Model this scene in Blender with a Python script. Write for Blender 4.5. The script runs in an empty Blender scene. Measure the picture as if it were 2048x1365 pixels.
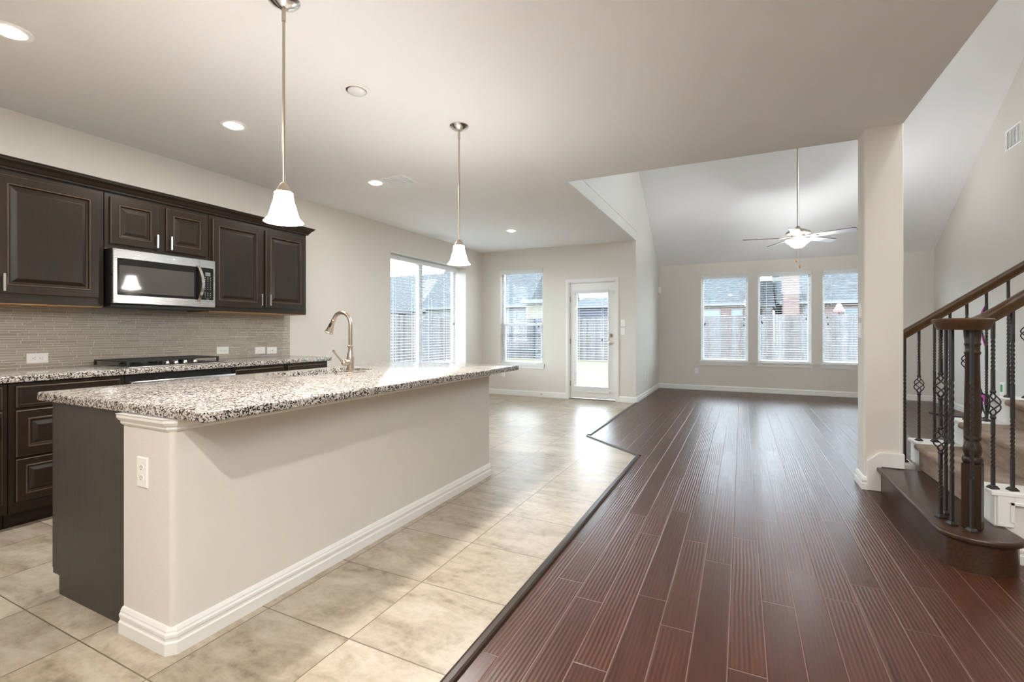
import bpy, bmesh, math, random
from mathutils import Vector, Matrix
random.seed(7)
S = bpy.context.scene
C = S.collection
PI = math.pi

# ------------------------------------------------------------------ camera, sky, exposure
TH = 0.4523
cam_d = bpy.data.cameras.new('camera')
cam_d.sensor_width = 36.0
cam_d.lens = 945.95 / 2048 * 36.0
cam_d.shift_y = -(682.5 - 664.27) / 2048
cam_d.clip_start = 0.05
cam_d.clip_end = 300
cam = bpy.data.objects.new('camera', cam_d)
cam.location = (0, 0, 1.1955)
cam.rotation_euler = (PI / 2, 0, TH)
C.objects.link(cam)
S.camera = cam

SKY = 7.6
world = bpy.data.worlds.new('overcast_sky')
S.world = world
world.use_nodes = True
bg = world.node_tree.nodes['Background']
bg.inputs[0].default_value = (0.80, 0.90, 1.0, 1)
bg.inputs[1].default_value = SKY

S.view_settings.view_transform = 'Standard'
S.view_settings.look = 'None'
S.view_settings.exposure = 1.3
S.view_settings.gamma = 1.0
S.view_settings.use_curve_mapping = False
S.cycles.max_bounces = 10
S.cycles.diffuse_bounces = 6
S.cycles.glossy_bounces = 4
S.cycles.transparent_max_bounces = 16
S.cycles.sample_clamp_indirect = 6.0
S.cycles.caustics_reflective = False
S.cycles.caustics_refractive = False

CAN_W = 6.0
PEND_W = 13.0
FAN_W = 80.0
WARM = (1.0, 0.965, 0.92)

# ------------------------------------------------------------------ materials
def nt(name):
    m = bpy.data.materials.new(name)
    m.use_nodes = True
    t = m.node_tree
    return m, t, t.nodes['Principled BSDF']

def N(t, typ, **kw):
    n = t.nodes.new(typ)
    for k, v in kw.items():
        if k == 'ins':
            for i, x in v.items():
                if hasattr(x, 'is_linked') or isinstance(x, bpy.types.NodeSocket):
                    t.links.new(x, n.inputs[i])
                else:
                    n.inputs[i].default_value = x
        else:
            setattr(n, k, v)
    return n

def mth(t, op, a, b=None, c=None):
    ins = {0: a}
    if b is not None: ins[1] = b
    if c is not None: ins[2] = c
    return N(t, 'ShaderNodeMath', operation=op, ins=ins).outputs[0]

def mixc(t, f, a, b, mode='MIX'):
    n = N(t, 'ShaderNodeMix', data_type='RGBA', blend_type=mode)
    for i, x in ((0, f), (6, a), (7, b)):
        if isinstance(x, bpy.types.NodeSocket): t.links.new(x, n.inputs[i])
        elif isinstance(x, tuple): n.inputs[i].default_value = (*x[:3], 1)
        else: n.inputs[i].default_value = x
    return n.outputs[2]

def ramp(t, f, stops, interp='LINEAR'):
    n = N(t, 'ShaderNodeValToRGB', ins={0: f})
    r = n.color_ramp
    r.interpolation = interp
    while len(r.elements) < len(stops): r.elements.new(0.5)
    for e, (p, c) in zip(r.elements, stops):
        e.position = p
        e.color = (*c[:3], 1) if isinstance(c, tuple) else (c, c, c, 1)
    return n.outputs[0]

def coords(t):
    return N(t, 'ShaderNodeTexCoord').outputs['Object']

def noise(t, vec, scale, detail=4.0, rough=0.55, dist=0.0):
    n = N(t, 'ShaderNodeTexNoise', ins={'Vector': vec, 'Scale': scale, 'Detail': detail, 'Roughness': rough, 'Distortion': dist})
    return n.outputs[0]

def stretch(t, vec, sc, loc=(0, 0, 0)):
    n = N(t, 'ShaderNodeMapping', ins={'Vector': vec, 'Location': loc, 'Scale': sc})
    return n.outputs[0]

def bump(t, p, h, strength, dist=0.01):
    n = N(t, 'ShaderNodeBump', ins={'Height': h, 'Strength': strength, 'Distance': dist})
    t.links.new(n.outputs[0], p.inputs['Normal'])

def setp(p, col=None, rough=None, metal=None, spec=None, coat=None):
    if col is not None and not isinstance(col, bpy.types.NodeSocket): p.inputs['Base Color'].default_value = (*col[:3], 1)
    if rough is not None and not isinstance(rough, bpy.types.NodeSocket): p.inputs['Roughness'].default_value = rough
    if metal is not None: p.inputs['Metallic'].default_value = metal
    if spec is not None: p.inputs['Specular IOR Level'].default_value = spec
    if coat is not None: p.inputs['Coat Weight'].default_value = coat

def plain(name, col, rough=0.5, metal=0.0, spec=0.5, var=0.06, vscale=6.0, bstr=0.0, bscale=200.0, bdist=0.002):
    m, t, p = nt(name)
    setp(p, None, rough, metal, spec)
    co = coords(t)
    n = noise(t, co, vscale)
    lo = tuple(c * (1 - var) for c in col); hi = tuple(min(1, c * (1 + var)) for c in col)
    t.links.new(ramp(t, n, [(0.3, lo), (0.7, hi)]), p.inputs['Base Color'])
    if bstr > 0:
        bump(t, p, noise(t, co, bscale, 3.0), bstr, bdist)
    return m

M = {}
M['wall'] = plain('wall_paint', (0.69, 0.655, 0.60), 0.75, spec=0.25, var=0.012, vscale=1.5, bstr=0.35, bscale=130, bdist=0.0025)
M['ceiling'] = plain('ceiling_paint', (0.88, 0.872, 0.86), 0.85, spec=0.2, var=0.01, vscale=1.2, bstr=0.3, bscale=120, bdist=0.0025)
M['white'] = plain('white_trim_paint', (0.80, 0.79, 0.76), 0.38, var=0.01, vscale=3)
M['vinyl'] = plain('white_vinyl', (0.82, 0.83, 0.84), 0.4, var=0.01)
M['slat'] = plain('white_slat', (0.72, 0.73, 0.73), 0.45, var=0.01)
M['slatvane'] = plain('shaded_white_vane', (0.50, 0.505, 0.505), 0.5, var=0.01)  # valance white greyed down, putting the unlit slat undersides into the colour
M['plate'] = plain('white_plastic_plate', (0.86, 0.85, 0.83), 0.35, var=0.01)
M['slot'] = plain('dark_slot', (0.05, 0.045, 0.04), 0.6)
M['nickel'] = plain('brushed_nickel', (0.50, 0.435, 0.36), 0.28, metal=1.0, var=0.04, vscale=40)
M['chrome'] = plain('polished_chrome', (0.72, 0.70, 0.68), 0.16, metal=1.0, var=0.03, vscale=30)
M['iron'] = plain('black_wrought_iron', (0.018, 0.015, 0.014), 0.42, spec=0.5, var=0.15, vscale=60, bstr=0.2, bscale=260)
M['castiron'] = plain('cast_iron', (0.014, 0.013, 0.012), 0.5, var=0.15, vscale=50)
M['black'] = plain('black_enamel', (0.012, 0.011, 0.011), 0.3, var=0.1)
M['blackglass'] = plain('black_glass', (0.010, 0.010, 0.010), 0.06, spec=0.6, var=0.05)
M['meshglass'] = plain('screened_glass', (0.075, 0.071, 0.067), 0.05, spec=0.5, var=0.1, vscale=900)
M['display'] = plain('grey_display', (0.16, 0.20, 0.20), 0.2)
M['marking'] = plain('printed_marking', (0.55, 0.55, 0.55), 0.5)
M['knobwood'] = plain('honey_wood_knob', (0.45, 0.20, 0.05), 0.4)
M['cord'] = plain('black_cord', (0.01, 0.01, 0.011), 0.5)
M['pink'] = plain('magenta_sheath', (0.65, 0.05, 0.42), 0.5)
M['greenled'] = plain('green_sticker', (0.05, 0.33, 0.12), 0.4)
M['blackplug'] = plain('black_tassel', (0.012, 0.012, 0.013), 0.5)
M['rubber'] = plain('grey_rubber', (0.2, 0.18, 0.16), 0.7)
M['bladewhite'] = plain('white_fan_blade', (0.82, 0.83, 0.86), 0.35, var=0.01)
M['bladeedge'] = plain('brown_blade_top', (0.10, 0.075, 0.06), 0.45)
M['bulbglass'] = plain('unlit_bulb_glass', (0.78, 0.78, 0.76), 0.25, var=0.01)
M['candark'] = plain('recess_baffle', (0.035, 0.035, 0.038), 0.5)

def emis(name, col, strength):
    m, t, p = nt(name)
    setp(p, (0.9, 0.88, 0.84), 0.3)
    n = noise(t, coords(t), 12.0)
    r = ramp(t, n, [(0.0, tuple(c * 0.96 for c in col)), (1.0, col)])
    t.links.new(r, p.inputs['Emission Color'])
    p.inputs['Emission Strength'].default_value = strength
    return m
M['shade'] = emis('lit_frosted_glass', (1.0, 0.97, 0.93), 37.0)
M['globe'] = emis('lit_globe_glass', (1.0, 0.97, 0.935), 50.0)
M['bulb'] = emis('lit_bulb', (1.0, 0.93, 0.82), 9.0)
M['bowl'] = emis('lit_bowl_glass', (0.97, 0.975, 1.0), 11.0)

def steel():
    m, t, p = nt('brushed_stainless')
    setp(p, (0.47, 0.46, 0.45), 0.3, 1.0)
    n = noise(t, stretch(t, coords(t), (4, 2, 400)), 2.0, 3.0)
    t.links.new(ramp(t, n, [(0.3, 0.22), (0.7, 0.34)]), p.inputs['Roughness'])
    return m
M['steel'] = steel()

def glass():
    m, t, p = nt('window_glass')
    t.nodes.remove(p)
    out = t.nodes['Material Output']
    tr = N(t, 'ShaderNodeBsdfTransparent', ins={0: (0.95, 0.97, 0.97, 1)})
    gl = N(t, 'ShaderNodeBsdfGlossy', ins={0: (1, 1, 1, 1), 1: 0.02})
    bf = N(t, 'ShaderNodeNewGeometry').outputs['Backfacing']
    fr = N(t, 'ShaderNodeFresnel', ins={0: mth(t, 'MULTIPLY_ADD', bf, 1 / 1.25 - 1.25, 1.25)})
    mx = N(t, 'ShaderNodeMixShader', ins={0: fr.outputs[0], 1: tr.outputs[0], 2: gl.outputs[0]})
    t.links.new(mx.outputs[0], out.inputs[0])
    return m
M['glass'] = glass()

def cabinet(name, base, worn_glint=False):
    m, t, p = nt(name)
    co = coords(t)
    g = noise(t, stretch(t, co, (30, 30, 2.2)), 3.0, 5.0, 0.6, 0.6)
    b = noise(t, co, 4.5, 2.0)
    c1 = ramp(t, g, [(0.3, tuple(x * 0.72 for x in base)), (0.75, tuple(x * 1.3 for x in base))])
    c2 = mixc(t, ramp(t, b, [(0.35, 0.0), (0.7, 0.5)]), c1, tuple(x * 1.5 for x in base))
    t.links.new(c2, p.inputs['Base Color'])
    setp(p, None, 0.36, spec=0.32)
    bump(t, p, g, 0.05, 0.002)
    return m
M['cab'] = cabinet('espresso_wood', (0.018, 0.0108, 0.0064))
M['worn_glint'] = cabinet('rubbed_espresso_glint_edge', (0.078, 0.048, 0.027))  # lighter brown: rubbed-through glaze plus edge highlights put into the colour
M['cabside'] = cabinet('grey_brown_panel', (0.042, 0.036, 0.029))
M['rawwood'] = plain('raw_plywood_edge', (0.42, 0.24, 0.09), 0.6)
M['railwood'] = cabinet('stained_handrail_wood', (0.060, 0.030, 0.012))
M['newelwood'] = cabinet('stained_newel_wood', (0.030, 0.017, 0.009))

def treadwood():
    m, t, p = nt('stained_step_wood')
    co = coords(t)
    g = noise(t, stretch(t, co, (26, 2.0, 26)), 2.4, 6.0, 0.6, 1.6)
    c = ramp(t, g, [(0.3, (0.020, 0.009, 0.0045)), (0.55, (0.046, 0.0195, 0.0085)), (0.8, (0.078, 0.034, 0.0145))])
    t.links.new(c, p.inputs['Base Color'])
    setp(p, None, 0.3)
    bump(t, p, g, 0.12, 0.002)
    return m
M['treadwood'] = treadwood()

def woodfloor():
    m, t, p = nt('scraped_plank_floor')
    co = coords(t)
    sx = N(t, 'ShaderNodeSeparateXYZ', ins={0: co})
    X, Y = sx.outputs[0], sx.outputs[1]
    W = 0.1263; L = 1.12
    u = mth(t, 'DIVIDE', mth(t, 'ADD', X, 0.552 + W * 40), W)
    idx = mth(t, 'FLOOR', u)
    fu = mth(t, 'FRACT', u)
    rn = N(t, 'ShaderNodeTexWhiteNoise', noise_dimensions='1D', ins={'W': idx}).outputs[0]
    rl = N(t, 'ShaderNodeTexWhiteNoise', noise_dimensions='1D', ins={'W': mth(t, 'ADD', idx, 0.37)}).outputs[0]
    Lr = mth(t, 'MULTIPLY_ADD', rl, 0.6, L - 0.35)
    v = mth(t, 'DIVIDE', mth(t, 'ADD', mth(t, 'ADD', Y, 20.0), mth(t, 'MULTIPLY', rn, 3.0)), Lr)
    vi = mth(t, 'FLOOR', v)
    fv = mth(t, 'FRACT', v)
    cell = N(t, 'ShaderNodeCombineXYZ', ins={0: idx, 1: vi, 2: 0.0}).outputs[0]
    wn = N(t, 'ShaderNodeTexWhiteNoise', noise_dimensions='3D', ins={'Vector': cell})
    rv = wn.outputs[0]
    # seams
    du = mth(t, 'MULTIPLY', mth(t, 'MINIMUM', fu, mth(t, 'SUBTRACT', 1.0, fu)), W)
    dv = mth(t, 'MULTIPLY', mth(t, 'MINIMUM', fv, mth(t, 'SUBTRACT', 1.0, fv)), Lr)
    d = mth(t, 'MINIMUM', du, dv)
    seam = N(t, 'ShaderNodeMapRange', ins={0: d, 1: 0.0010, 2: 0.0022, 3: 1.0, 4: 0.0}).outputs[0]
    bev = N(t, 'ShaderNodeMapRange', ins={0: d, 1: 0.0, 2: 0.005, 3: 0.0, 4: 1.0}).outputs[0]
    # grain
    off = N(t, 'ShaderNodeVectorMath', operation='MULTIPLY_ADD', ins={0: wn.outputs[1], 1: (7, 7, 7), 2: co}).outputs[0]
    g = noise(t, stretch(t, off, (34, 2.3, 1)), 1.5, 6.0, 0.62, 1.2)
    c = ramp(t, g, [(0.25, (0.040, 0.0105, 0.0042)), (0.55, (0.066, 0.0185, 0.0074)), (0.85, (0.092, 0.030, 0.013))])
    tint = ramp(t, rv, [(0.0, (0.86, 0.84, 0.84)), (0.5, (1.0, 1.0, 1.0)), (1.0, (1.14, 1.16, 1.18))])
    c = mixc(t, 1.0, c, tint, 'MULTIPLY')
    c = mixc(t, mth(t, 'MULTIPLY', seam, 0.75), c, (0.25, 0.155, 0.12))  # lighter seams: worn board edges plus the bevel's glint put into the colour
    t.links.new(c, p.inputs['Base Color'])
    # hand-scraped ridges along the boards, stronger on some boards
    wob = noise(t, stretch(t, off, (3, 1.1, 1)), 2.0, 2.0)
    ph = mth(t, 'MULTIPLY_ADD', wob, 8.0, mth(t, 'MULTIPLY', X, 2 * PI / 0.0165))
    rid = mth(t, 'MULTIPLY', mth(t, 'SINE', ph), ramp(t, rv, [(0.2, 0.25), (0.7, 1.0)]))
    h = mth(t, 'MULTIPLY_ADD', rid, 0.42, mth(t, 'MULTIPLY', noise(t, stretch(t, off, (9, 1.2, 1)), 3.0, 3.0), 0.5))
    h = mth(t, 'ADD', h, mth(t, 'MULTIPLY', bev, 1.3))
    bump(t, p, h, 0.42, 0.0022)
    r = ramp(t, g, [(0.3, 0.30), (0.8, 0.42)])
    t.links.new(r, p.inputs['Roughness'])
    setp(p, None, None, spec=0.42, coat=0.14)
    p.inputs['Coat Roughness'].default_value = 0.24
    return m
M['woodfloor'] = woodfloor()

def tilefloor():
    m, t, p = nt('beige_stone_tile')
    co = coords(t)
    sx = N(t, 'ShaderNodeSeparateXYZ', ins={0: co})
    T = 0.465
    u = mth(t, 'DIVIDE', mth(t, 'ADD', sx.outputs[0], 1.375 + T * 40), T)
    v = mth(t, 'DIVIDE', mth(t, 'ADD', sx.outputs[1], -0.914 + T * 40), T)
    fu, fv = mth(t, 'FRACT', u), mth(t, 'FRACT', v)
    d = mth(t, 'MULTIPLY', mth(t, 'MINIMUM', mth(t, 'MINIMUM', fu, mth(t, 'SUBTRACT', 1.0, fu)), mth(t, 'MINIMUM', fv, mth(t, 'SUBTRACT', 1.0, fv))), T)
    gr = N(t, 'ShaderNodeMapRange', ins={0: d, 1: 0.0018, 2: 0.0032, 3: 1.0, 4: 0.0}).outputs[0]
    cell = N(t, 'ShaderNodeCombineXYZ', ins={0: mth(t, 'FLOOR', u), 1: mth(t, 'FLOOR', v), 2: 0.0}).outputs[0]
    wn = N(t, 'ShaderNodeTexWhiteNoise', noise_dimensions='3D', ins={'Vector': cell})
    off = N(t, 'ShaderNodeVectorMath', operation='MULTIPLY_ADD', ins={0: wn.outputs[1], 1: (9, 9, 9), 2: co}).outputs[0]
    n1 = noise(t, stretch(t, off, (1.0, 2.4, 1)), 3.2, 8.0, 0.66, 0.7)
    n2 = noise(t, off, 26.0, 5.0, 0.7)
    f = mth(t, 'MULTIPLY_ADD', n2, 0.35, mth(t, 'MULTIPLY', n1, 0.75))
    c = ramp(t, f, [(0.36, (0.20, 0.158, 0.112)), (0.47, (0.37, 0.31, 0.232)), (0.58, (0.47, 0.41, 0.325)), (0.74, (0.58, 0.53, 0.45))])
    tint = ramp(t, wn.outputs[0], [(0.0, (0.90, 0.88, 0.86)), (1.0, (1.06, 1.05, 1.03))])
    c = mixc(t, 1.0, c, tint, 'MULTIPLY')
    c = mixc(t, gr, c, (0.17, 0.125, 0.08))
    t.links.new(c, p.inputs['Base Color'])
    h = mth(t, 'SUBTRACT', mth(t, 'MULTIPLY', f, 0.4), mth(t, 'MULTIPLY', gr, 0.8))
    bump(t, p, h, 0.25, 0.003)
    t.links.new(ramp(t, f, [(0.3, 0.30), (0.8, 0.44)]), p.inputs['Roughness'])
    setp(p, None, None, spec=0.5)
    return m
M['tile'] = tilefloor()

def granite():
    m, t, p = nt('speckled_granite')
    co = coords(t)
    w = N(t, 'ShaderNodeTexNoise', ins={'Vector': co, 'Scale': 90.0, 'Detail': 2.0})
    cv = N(t, 'ShaderNodeVectorMath', operation='MULTIPLY_ADD', ins={0: w.outputs[1], 1: (0.012, 0.012, 0.012), 2: co}).outputs[0]
    v1 = N(t, 'ShaderNodeTexVoronoi', ins={'Vector': cv, 'Scale': 165.0})
    s1 = N(t, 'ShaderNodeSeparateColor', ins={0: v1.outputs['Color']})
    v2 = N(t, 'ShaderNodeTexVoronoi', ins={'Vector': cv, 'Scale': 330.0})
    s2 = N(t, 'ShaderNodeSeparateColor', ins={0: v2.outputs['Color']})
    cl = noise(t, co, 22.0, 2.0)
    f = mth(t, 'ADD', s1.outputs[0], mth(t, 'MULTIPLY', mth(t, 'SUBTRACT', cl, 0.5), 0.7))
    c = ramp(t, f, [(0.0, (0.020, 0.018, 0.017)), (0.20, (0.11, 0.09, 0.076)), (0.31, (0.28, 0.235, 0.20)), (0.44, (0.49, 0.45, 0.40)), (0.74, (0.64, 0.61, 0.57))], 'CONSTANT')
    c = mixc(t, ramp(t, s2.outputs[1], [(0.0, 0.0), (0.90, 0.85)], 'CONSTANT'), c, (0.05, 0.042, 0.038))
    t.links.new(c, p.inputs['Base Color'])
    setp(p, None, 0.13, spec=0.36)
    return m
M['granite'] = granite()

def backsplash():
    m, t, p = nt('linear_glass_mosaic')
    co = coords(t)
    sx = N(t, 'ShaderNodeSeparateXYZ', ins={0: co})
    Y, Z = sx.outputs[1], sx.outputs[2]
    P = 0.0555
    zq = mth(t, 'DIVIDE', Z, P)
    zz = mth(t, 'MULTIPLY', mth(t, 'FRACT', zq), P)
    a = mth(t, 'GREATER_THAN', zz, 0.023); b = mth(t, 'GREATER_THAN', zz, 0.040)
    row = mth(t, 'ADD', mth(t, 'MULTIPLY', mth(t, 'FLOOR', zq), 3.0), mth(t, 'ADD', a, b))
    dz = mth(t, 'MINIMUM', mth(t, 'MINIMUM', zz, mth(t, 'SUBTRACT', P, zz)),
             mth(t, 'MINIMUM', mth(t, 'ABSOLUTE', mth(t, 'SUBTRACT', zz, 0.023)), mth(t, 'ABSOLUTE', mth(t, 'SUBTRACT', zz, 0.040))))
    rn = N(t, 'ShaderNodeTexWhiteNoise', noise_dimensions='1D', ins={'W': row}).outputs[0]
    ln = mth(t, 'MULTIPLY_ADD', rn, 0.07, 0.10)
    q = mth(t, 'DIVIDE', mth(t, 'ADD', mth(t, 'ADD', Y, 5.0), mth(t, 'MULTIPLY', rn, 1.7)), ln)
    fq = mth(t, 'FRACT', q)
    dy = mth(t, 'MULTIPLY', mth(t, 'MINIMUM', fq, mth(t, 'SUBTRACT', 1.0, fq)), ln)
    d = mth(t, 'MINIMUM', dz, dy)
    g = N(t, 'ShaderNodeMapRange', ins={0: d, 1: 0.0010, 2: 0.0018, 3: 1.0, 4: 0.0}).outputs[0]
    cell = N(t, 'ShaderNodeCombineXYZ', ins={0: row, 1: mth(t, 'FLOOR', q), 2: 0.0}).outputs[0]
    wn = N(t, 'ShaderNodeTexWhiteNoise', noise_dimensions='3D', ins={'Vector': cell}).outputs[0]
    c = ramp(t, wn, [(0.0, (0.33, 0.295, 0.25)), (0.5, (0.36, 0.325, 0.28)), (1.0, (0.41, 0.37, 0.325))])
    c = mixc(t, g, c, (0.66, 0.58, 0.45))
    t.links.new(c, p.inputs['Base Color'])
    t.links.new(ramp(t, g, [(0.0, 0.10), (1.0, 0.7)]), p.inputs['Roughness'])
    h = mth(t, 'MULTIPLY_ADD', wn, 0.25, mth(t, 'SUBTRACT', 1.0, g))
    bump(t, p, h, 0.5, 0.001)
    setp(p, None, None, spec=0.55)
    return m
M['mosaic'] = backsplash()

def carpet():
    m, t, p = nt('brown_flecked_carpet')
    co = coords(t)
    n = noise(t, co, 340.0, 2.0, 0.8)
    b = noise(t, stretch(t, co, (1, 1, 3)), 9.0, 3.0)
    c = ramp(t, mth(t, 'MULTIPLY_ADD', b, 0.35, mth(t, 'MULTIPLY', n, 0.7)), [(0.34, (0.07, 0.045, 0.03)), (0.52, (0.30, 0.20, 0.135)), (0.72, (0.52, 0.39, 0.28))])
    t.links.new(c, p.inputs['Base Color'])
    setp(p, None, 0.95, spec=0.1)
    p.inputs['Sheen Weight'].default_value = 0.3
    bump(t, p, n, 0.9, 0.006)
    return m
M['carpet'] = carpet()

def fence_mat():
    m, t, p = nt('weathered_cedar')
    co = coords(t)
    sx = N(t, 'ShaderNodeSeparateXYZ', ins={0: co})
    s = mth(t, 'FLOOR', mth(t, 'DIVIDE', mth(t, 'ADD', sx.outputs[0], mth(t, 'MULTIPLY', sx.outputs[1], 1.0)), 0.146))
    rv = N(t, 'ShaderNodeTexWhiteNoise', noise_dimensions='1D', ins={'W': s}).outputs[0]
    g = noise(t, stretch(t, co, (14, 14, 1.2)), 2.0, 5.0, 0.6, 0.5)
    c = ramp(t, g, [(0.25, (0.046, 0.043, 0.043)), (0.55, (0.086, 0.083, 0.084)), (0.8, (0.135, 0.132, 0.135))])
    c = mixc(t, 1.0, c, ramp(t, rv, [(0.0, (0.72, 0.64, 0.60)), (0.4, (1, 0.97, 0.95)), (0.7, (0.92, 1.0, 1.08)), (1.0, (1.3, 1.25, 1.2))]), 'MULTIPLY')
    t.links.new(c, p.inputs['Base Color'])
    setp(p, None, 0.9, spec=0.1)
    return m
M['fence'] = fence_mat()
M['fencerail'] = plain('weathered_rail', (0.0400, 0.0432, 0.0464), 0.9, spec=0.1, var=0.3, vscale=5)

def shingles():
    m, t, p = nt('grey_shingles')
    co = coords(t)
    br = N(t, 'ShaderNodeTexBrick', ins={'Vector': stretch(t, co, (1, 1, 1)), 'Color1': (0.0336, 0.0384, 0.0432, 1), 'Color2': (0.0496, 0.0536, 0.0584, 1), 'Mortar': (0.0240, 0.0256, 0.0280, 1), 'Scale': 3.0, 'Mortar Size': 0.03})
    n = noise(t, co, 5.0, 4.0)
    t.links.new(mixc(t, 1.0, br.outputs[0], ramp(t, n, [(0.3, 0.8), (0.7, 1.2)]), 'MULTIPLY'), p.inputs['Base Color'])
    setp(p, None, 0.9, spec=0.1)
    return m
M['roof'] = shingles()

def bricks(name, c1, c2, mo, sc=4.5):
    m, t, p = nt(name)
    co = coords(t)
    sx = N(t, 'ShaderNodeSeparateXYZ', ins={0: co})
    v = N(t, 'ShaderNodeCombineXYZ', ins={0: mth(t, 'ADD', sx.outputs[0], sx.outputs[1]), 1: sx.outputs[2], 2: 0.0}).outputs[0]
    br = N(t, 'ShaderNodeTexBrick', ins={'Vector': v, 'Color1': (*c1, 1), 'Color2': (*c2, 1), 'Mortar': (*mo, 1), 'Scale': sc, 'Mortar Size': 0.025})
    t.links.new(br.outputs[0], p.inputs['Base Color'])
    setp(p, None, 0.9, spec=0.1)
    return m
M['brick'] = bricks('red_brick', (0.0720, 0.0440, 0.0384), (0.1000, 0.0640, 0.0560), (0.1200, 0.1104, 0.1040))
M['stone'] = bricks('pale_stone', (0.1280, 0.1104, 0.0800), (0.1000, 0.0936, 0.0840), (0.1360, 0.1280, 0.1120), 2.2)
M['siding'] = plain('pale_siding', (0.0960, 0.0976, 0.0960), 0.8, var=0.05)
M['darksiding'] = plain('dark_blue_siding', (0.022, 0.024, 0.036), 0.7, var=0.1)
M['fascia'] = plain('white_fascia', (0.075, 0.078, 0.082), 0.6, var=0.03)
M['tealpane'] = plain('teal_shaded_window', (0.08, 0.118, 0.12), 0.35, var=0.1)
M['darkpane'] = plain('dark_window', (0.03, 0.042, 0.052), 0.3, var=0.1)

def grass():
    m, t, p = nt('dry_lawn')
    co = coords(t)
    n = noise(t, co, 7.0, 6.0, 0.7)
    t.links.new(ramp(t, n, [(0.3, (0.05, 0.05, 0.03)), (0.7, (0.095, 0.085, 0.055))]), p.inputs['Base Color'])
    setp(p, None, 0.95, spec=0.1)
    return m
M['grass'] = grass()
M['redroof'] = plain('pink_red_paint', (0.14, 0.035, 0.04), 0.6)

# ------------------------------------------------------------------ mesh helpers
def nb(): return bmesh.new()

def bx(bm, x0, y0, z0, x1, y1, z1):
    v = [bm.verts.new((x, y, z)) for x in (min(x0, x1), max(x0, x1)) for y in (min(y0, y1), max(y0, y1)) for z in (min(z0, z1), max(z0, z1))]
    fs = []
    for q in ((0, 1, 3, 2), (4, 6, 7, 5), (0, 4, 5, 1), (2, 3, 7, 6), (0, 2, 6, 4), (1, 5, 7, 3)):
        fs.append(bm.faces.new([v[i] for i in q]))
    return v, fs

def bevel_all(bm, off, seg=2, ang=0.5):
    bmesh.ops.recalc_face_normals(bm, faces=bm.faces)
    es = [e for e in bm.edges if len(e.link_faces) == 2 and e.calc_face_angle(0) > ang]
    if es:
        bmesh.ops.bevel(bm, geom=es, offset=off, segments=seg, profile=0.5, affect='EDGES', clamp_overlap=True)

def prism(bm, pts, axis, a, b):
    """pts: 2D polygon; axis 0: (y,z) extruded in x; 1: (x,z) in y; 2: (x,y) in z"""
    def mk(p, w):
        if axis == 0: return (w, p[0], p[1])
        if axis == 1: return (p[0], w, p[1])
        return (p[0], p[1], w)
    A = [bm.verts.new(mk(p, a)) for p in pts]
    B = [bm.verts.new(mk(p, b)) for p in pts]
    n = len(pts)
    bm.faces.new(A); bm.faces.new(B[::-1])
    for i in range(n):
        bm.faces.new((A[i], A[(i + 1) % n], B[(i + 1) % n], B[i]))
    return A + B

def lathe(bm, prof, c=(0, 0, 0), seg=28, axis=Vector((0, 0, 1)), cap=True):
    """prof: list of (r, h) along axis"""
    axis = Vector(axis).normalized()
    q = Vector((0, 0, 1)).rotation_difference(axis)
    c = Vector(c)
    rings = []
    for r, h in prof:
        rings.append([bm.verts.new(c + q @ Vector((r * math.cos(2 * PI * i / seg), r * math.sin(2 * PI * i / seg), h))) for i in range(seg)])
    for a, b in zip(rings, rings[1:]):
        for i in range(seg):
            bm.faces.new((a[i], a[(i + 1) % seg], b[(i + 1) % seg], b[i]))
    if cap:
        bm.faces.new(rings[0][::-1]); bm.faces.new(rings[-1])

def tube(bm, pts, r, seg=10, cap=True):
    pts = [Vector(p) for p in pts]
    n = len(pts)
    rad = r if isinstance(r, (list, tuple)) else [r] * n
    up = None; rings = []
    for i, p in enumerate(pts):
        t = (pts[min(i + 1, n - 1)] - pts[max(i - 1, 0)]).normalized()
        if up is None:
            up = t.orthogonal().normalized()
        else:
            up = (up - t * up.dot(t))
            up = up.normalized() if up.length > 1e-6 else t.orthogonal().normalized()
        s = t.cross(up)
        rings.append([bm.verts.new(p + (up * math.cos(2 * PI * k / seg) + s * math.sin(2 * PI * k / seg)) * rad[i]) for k in range(seg)])
    for a, b in zip(rings, rings[1:]):
        for k in range(seg):
            bm.faces.new((a[k], a[(k + 1) % seg], b[(k + 1) % seg], b[k]))
    if cap:
        bm.faces.new(rings[0][::-1]); bm.faces.new(rings[-1])

def sweep(bm, prof, path, closed=False):
    """prof: list of (out, z); path: 2D points (x, y); out is to the right of travel"""
    n = len(path); P = [Vector((p[0], p[1])) for p in path]
    rings = []
    for i in range(n):
        d0 = (P[i] - P[i - 1]) if (i > 0 or closed) else None
        d1 = (P[(i + 1) % n] - P[i]) if (i < n - 1 or closed) else None
        if d0 is None: d0 = d1
        if d1 is None: d1 = d0
        d0 = d0.normalized(); d1 = d1.normalized()
        n0 = Vector((d0.y, -d0.x)); n1 = Vector((d1.y, -d1.x))
        m = (n0 + n1)
        m = m / max(1e-6, m.length_squared) * 2
        rings.append([bm.verts.new((P[i].x + m.x * o, P[i].y + m.y * o, z)) for o, z in prof])
    k = len(prof)
    pairs = list(zip(rings, rings[1:])) + ([(rings[-1], rings[0])] if closed else [])
    for a, b in pairs:
        for j in range(k):
            bm.faces.new((a[j], a[(j + 1) % k], b[(j + 1) % k], b[j]))
    if not closed:
        bm.faces.new(rings[0]); bm.faces.new(rings[-1][::-1])

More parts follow.
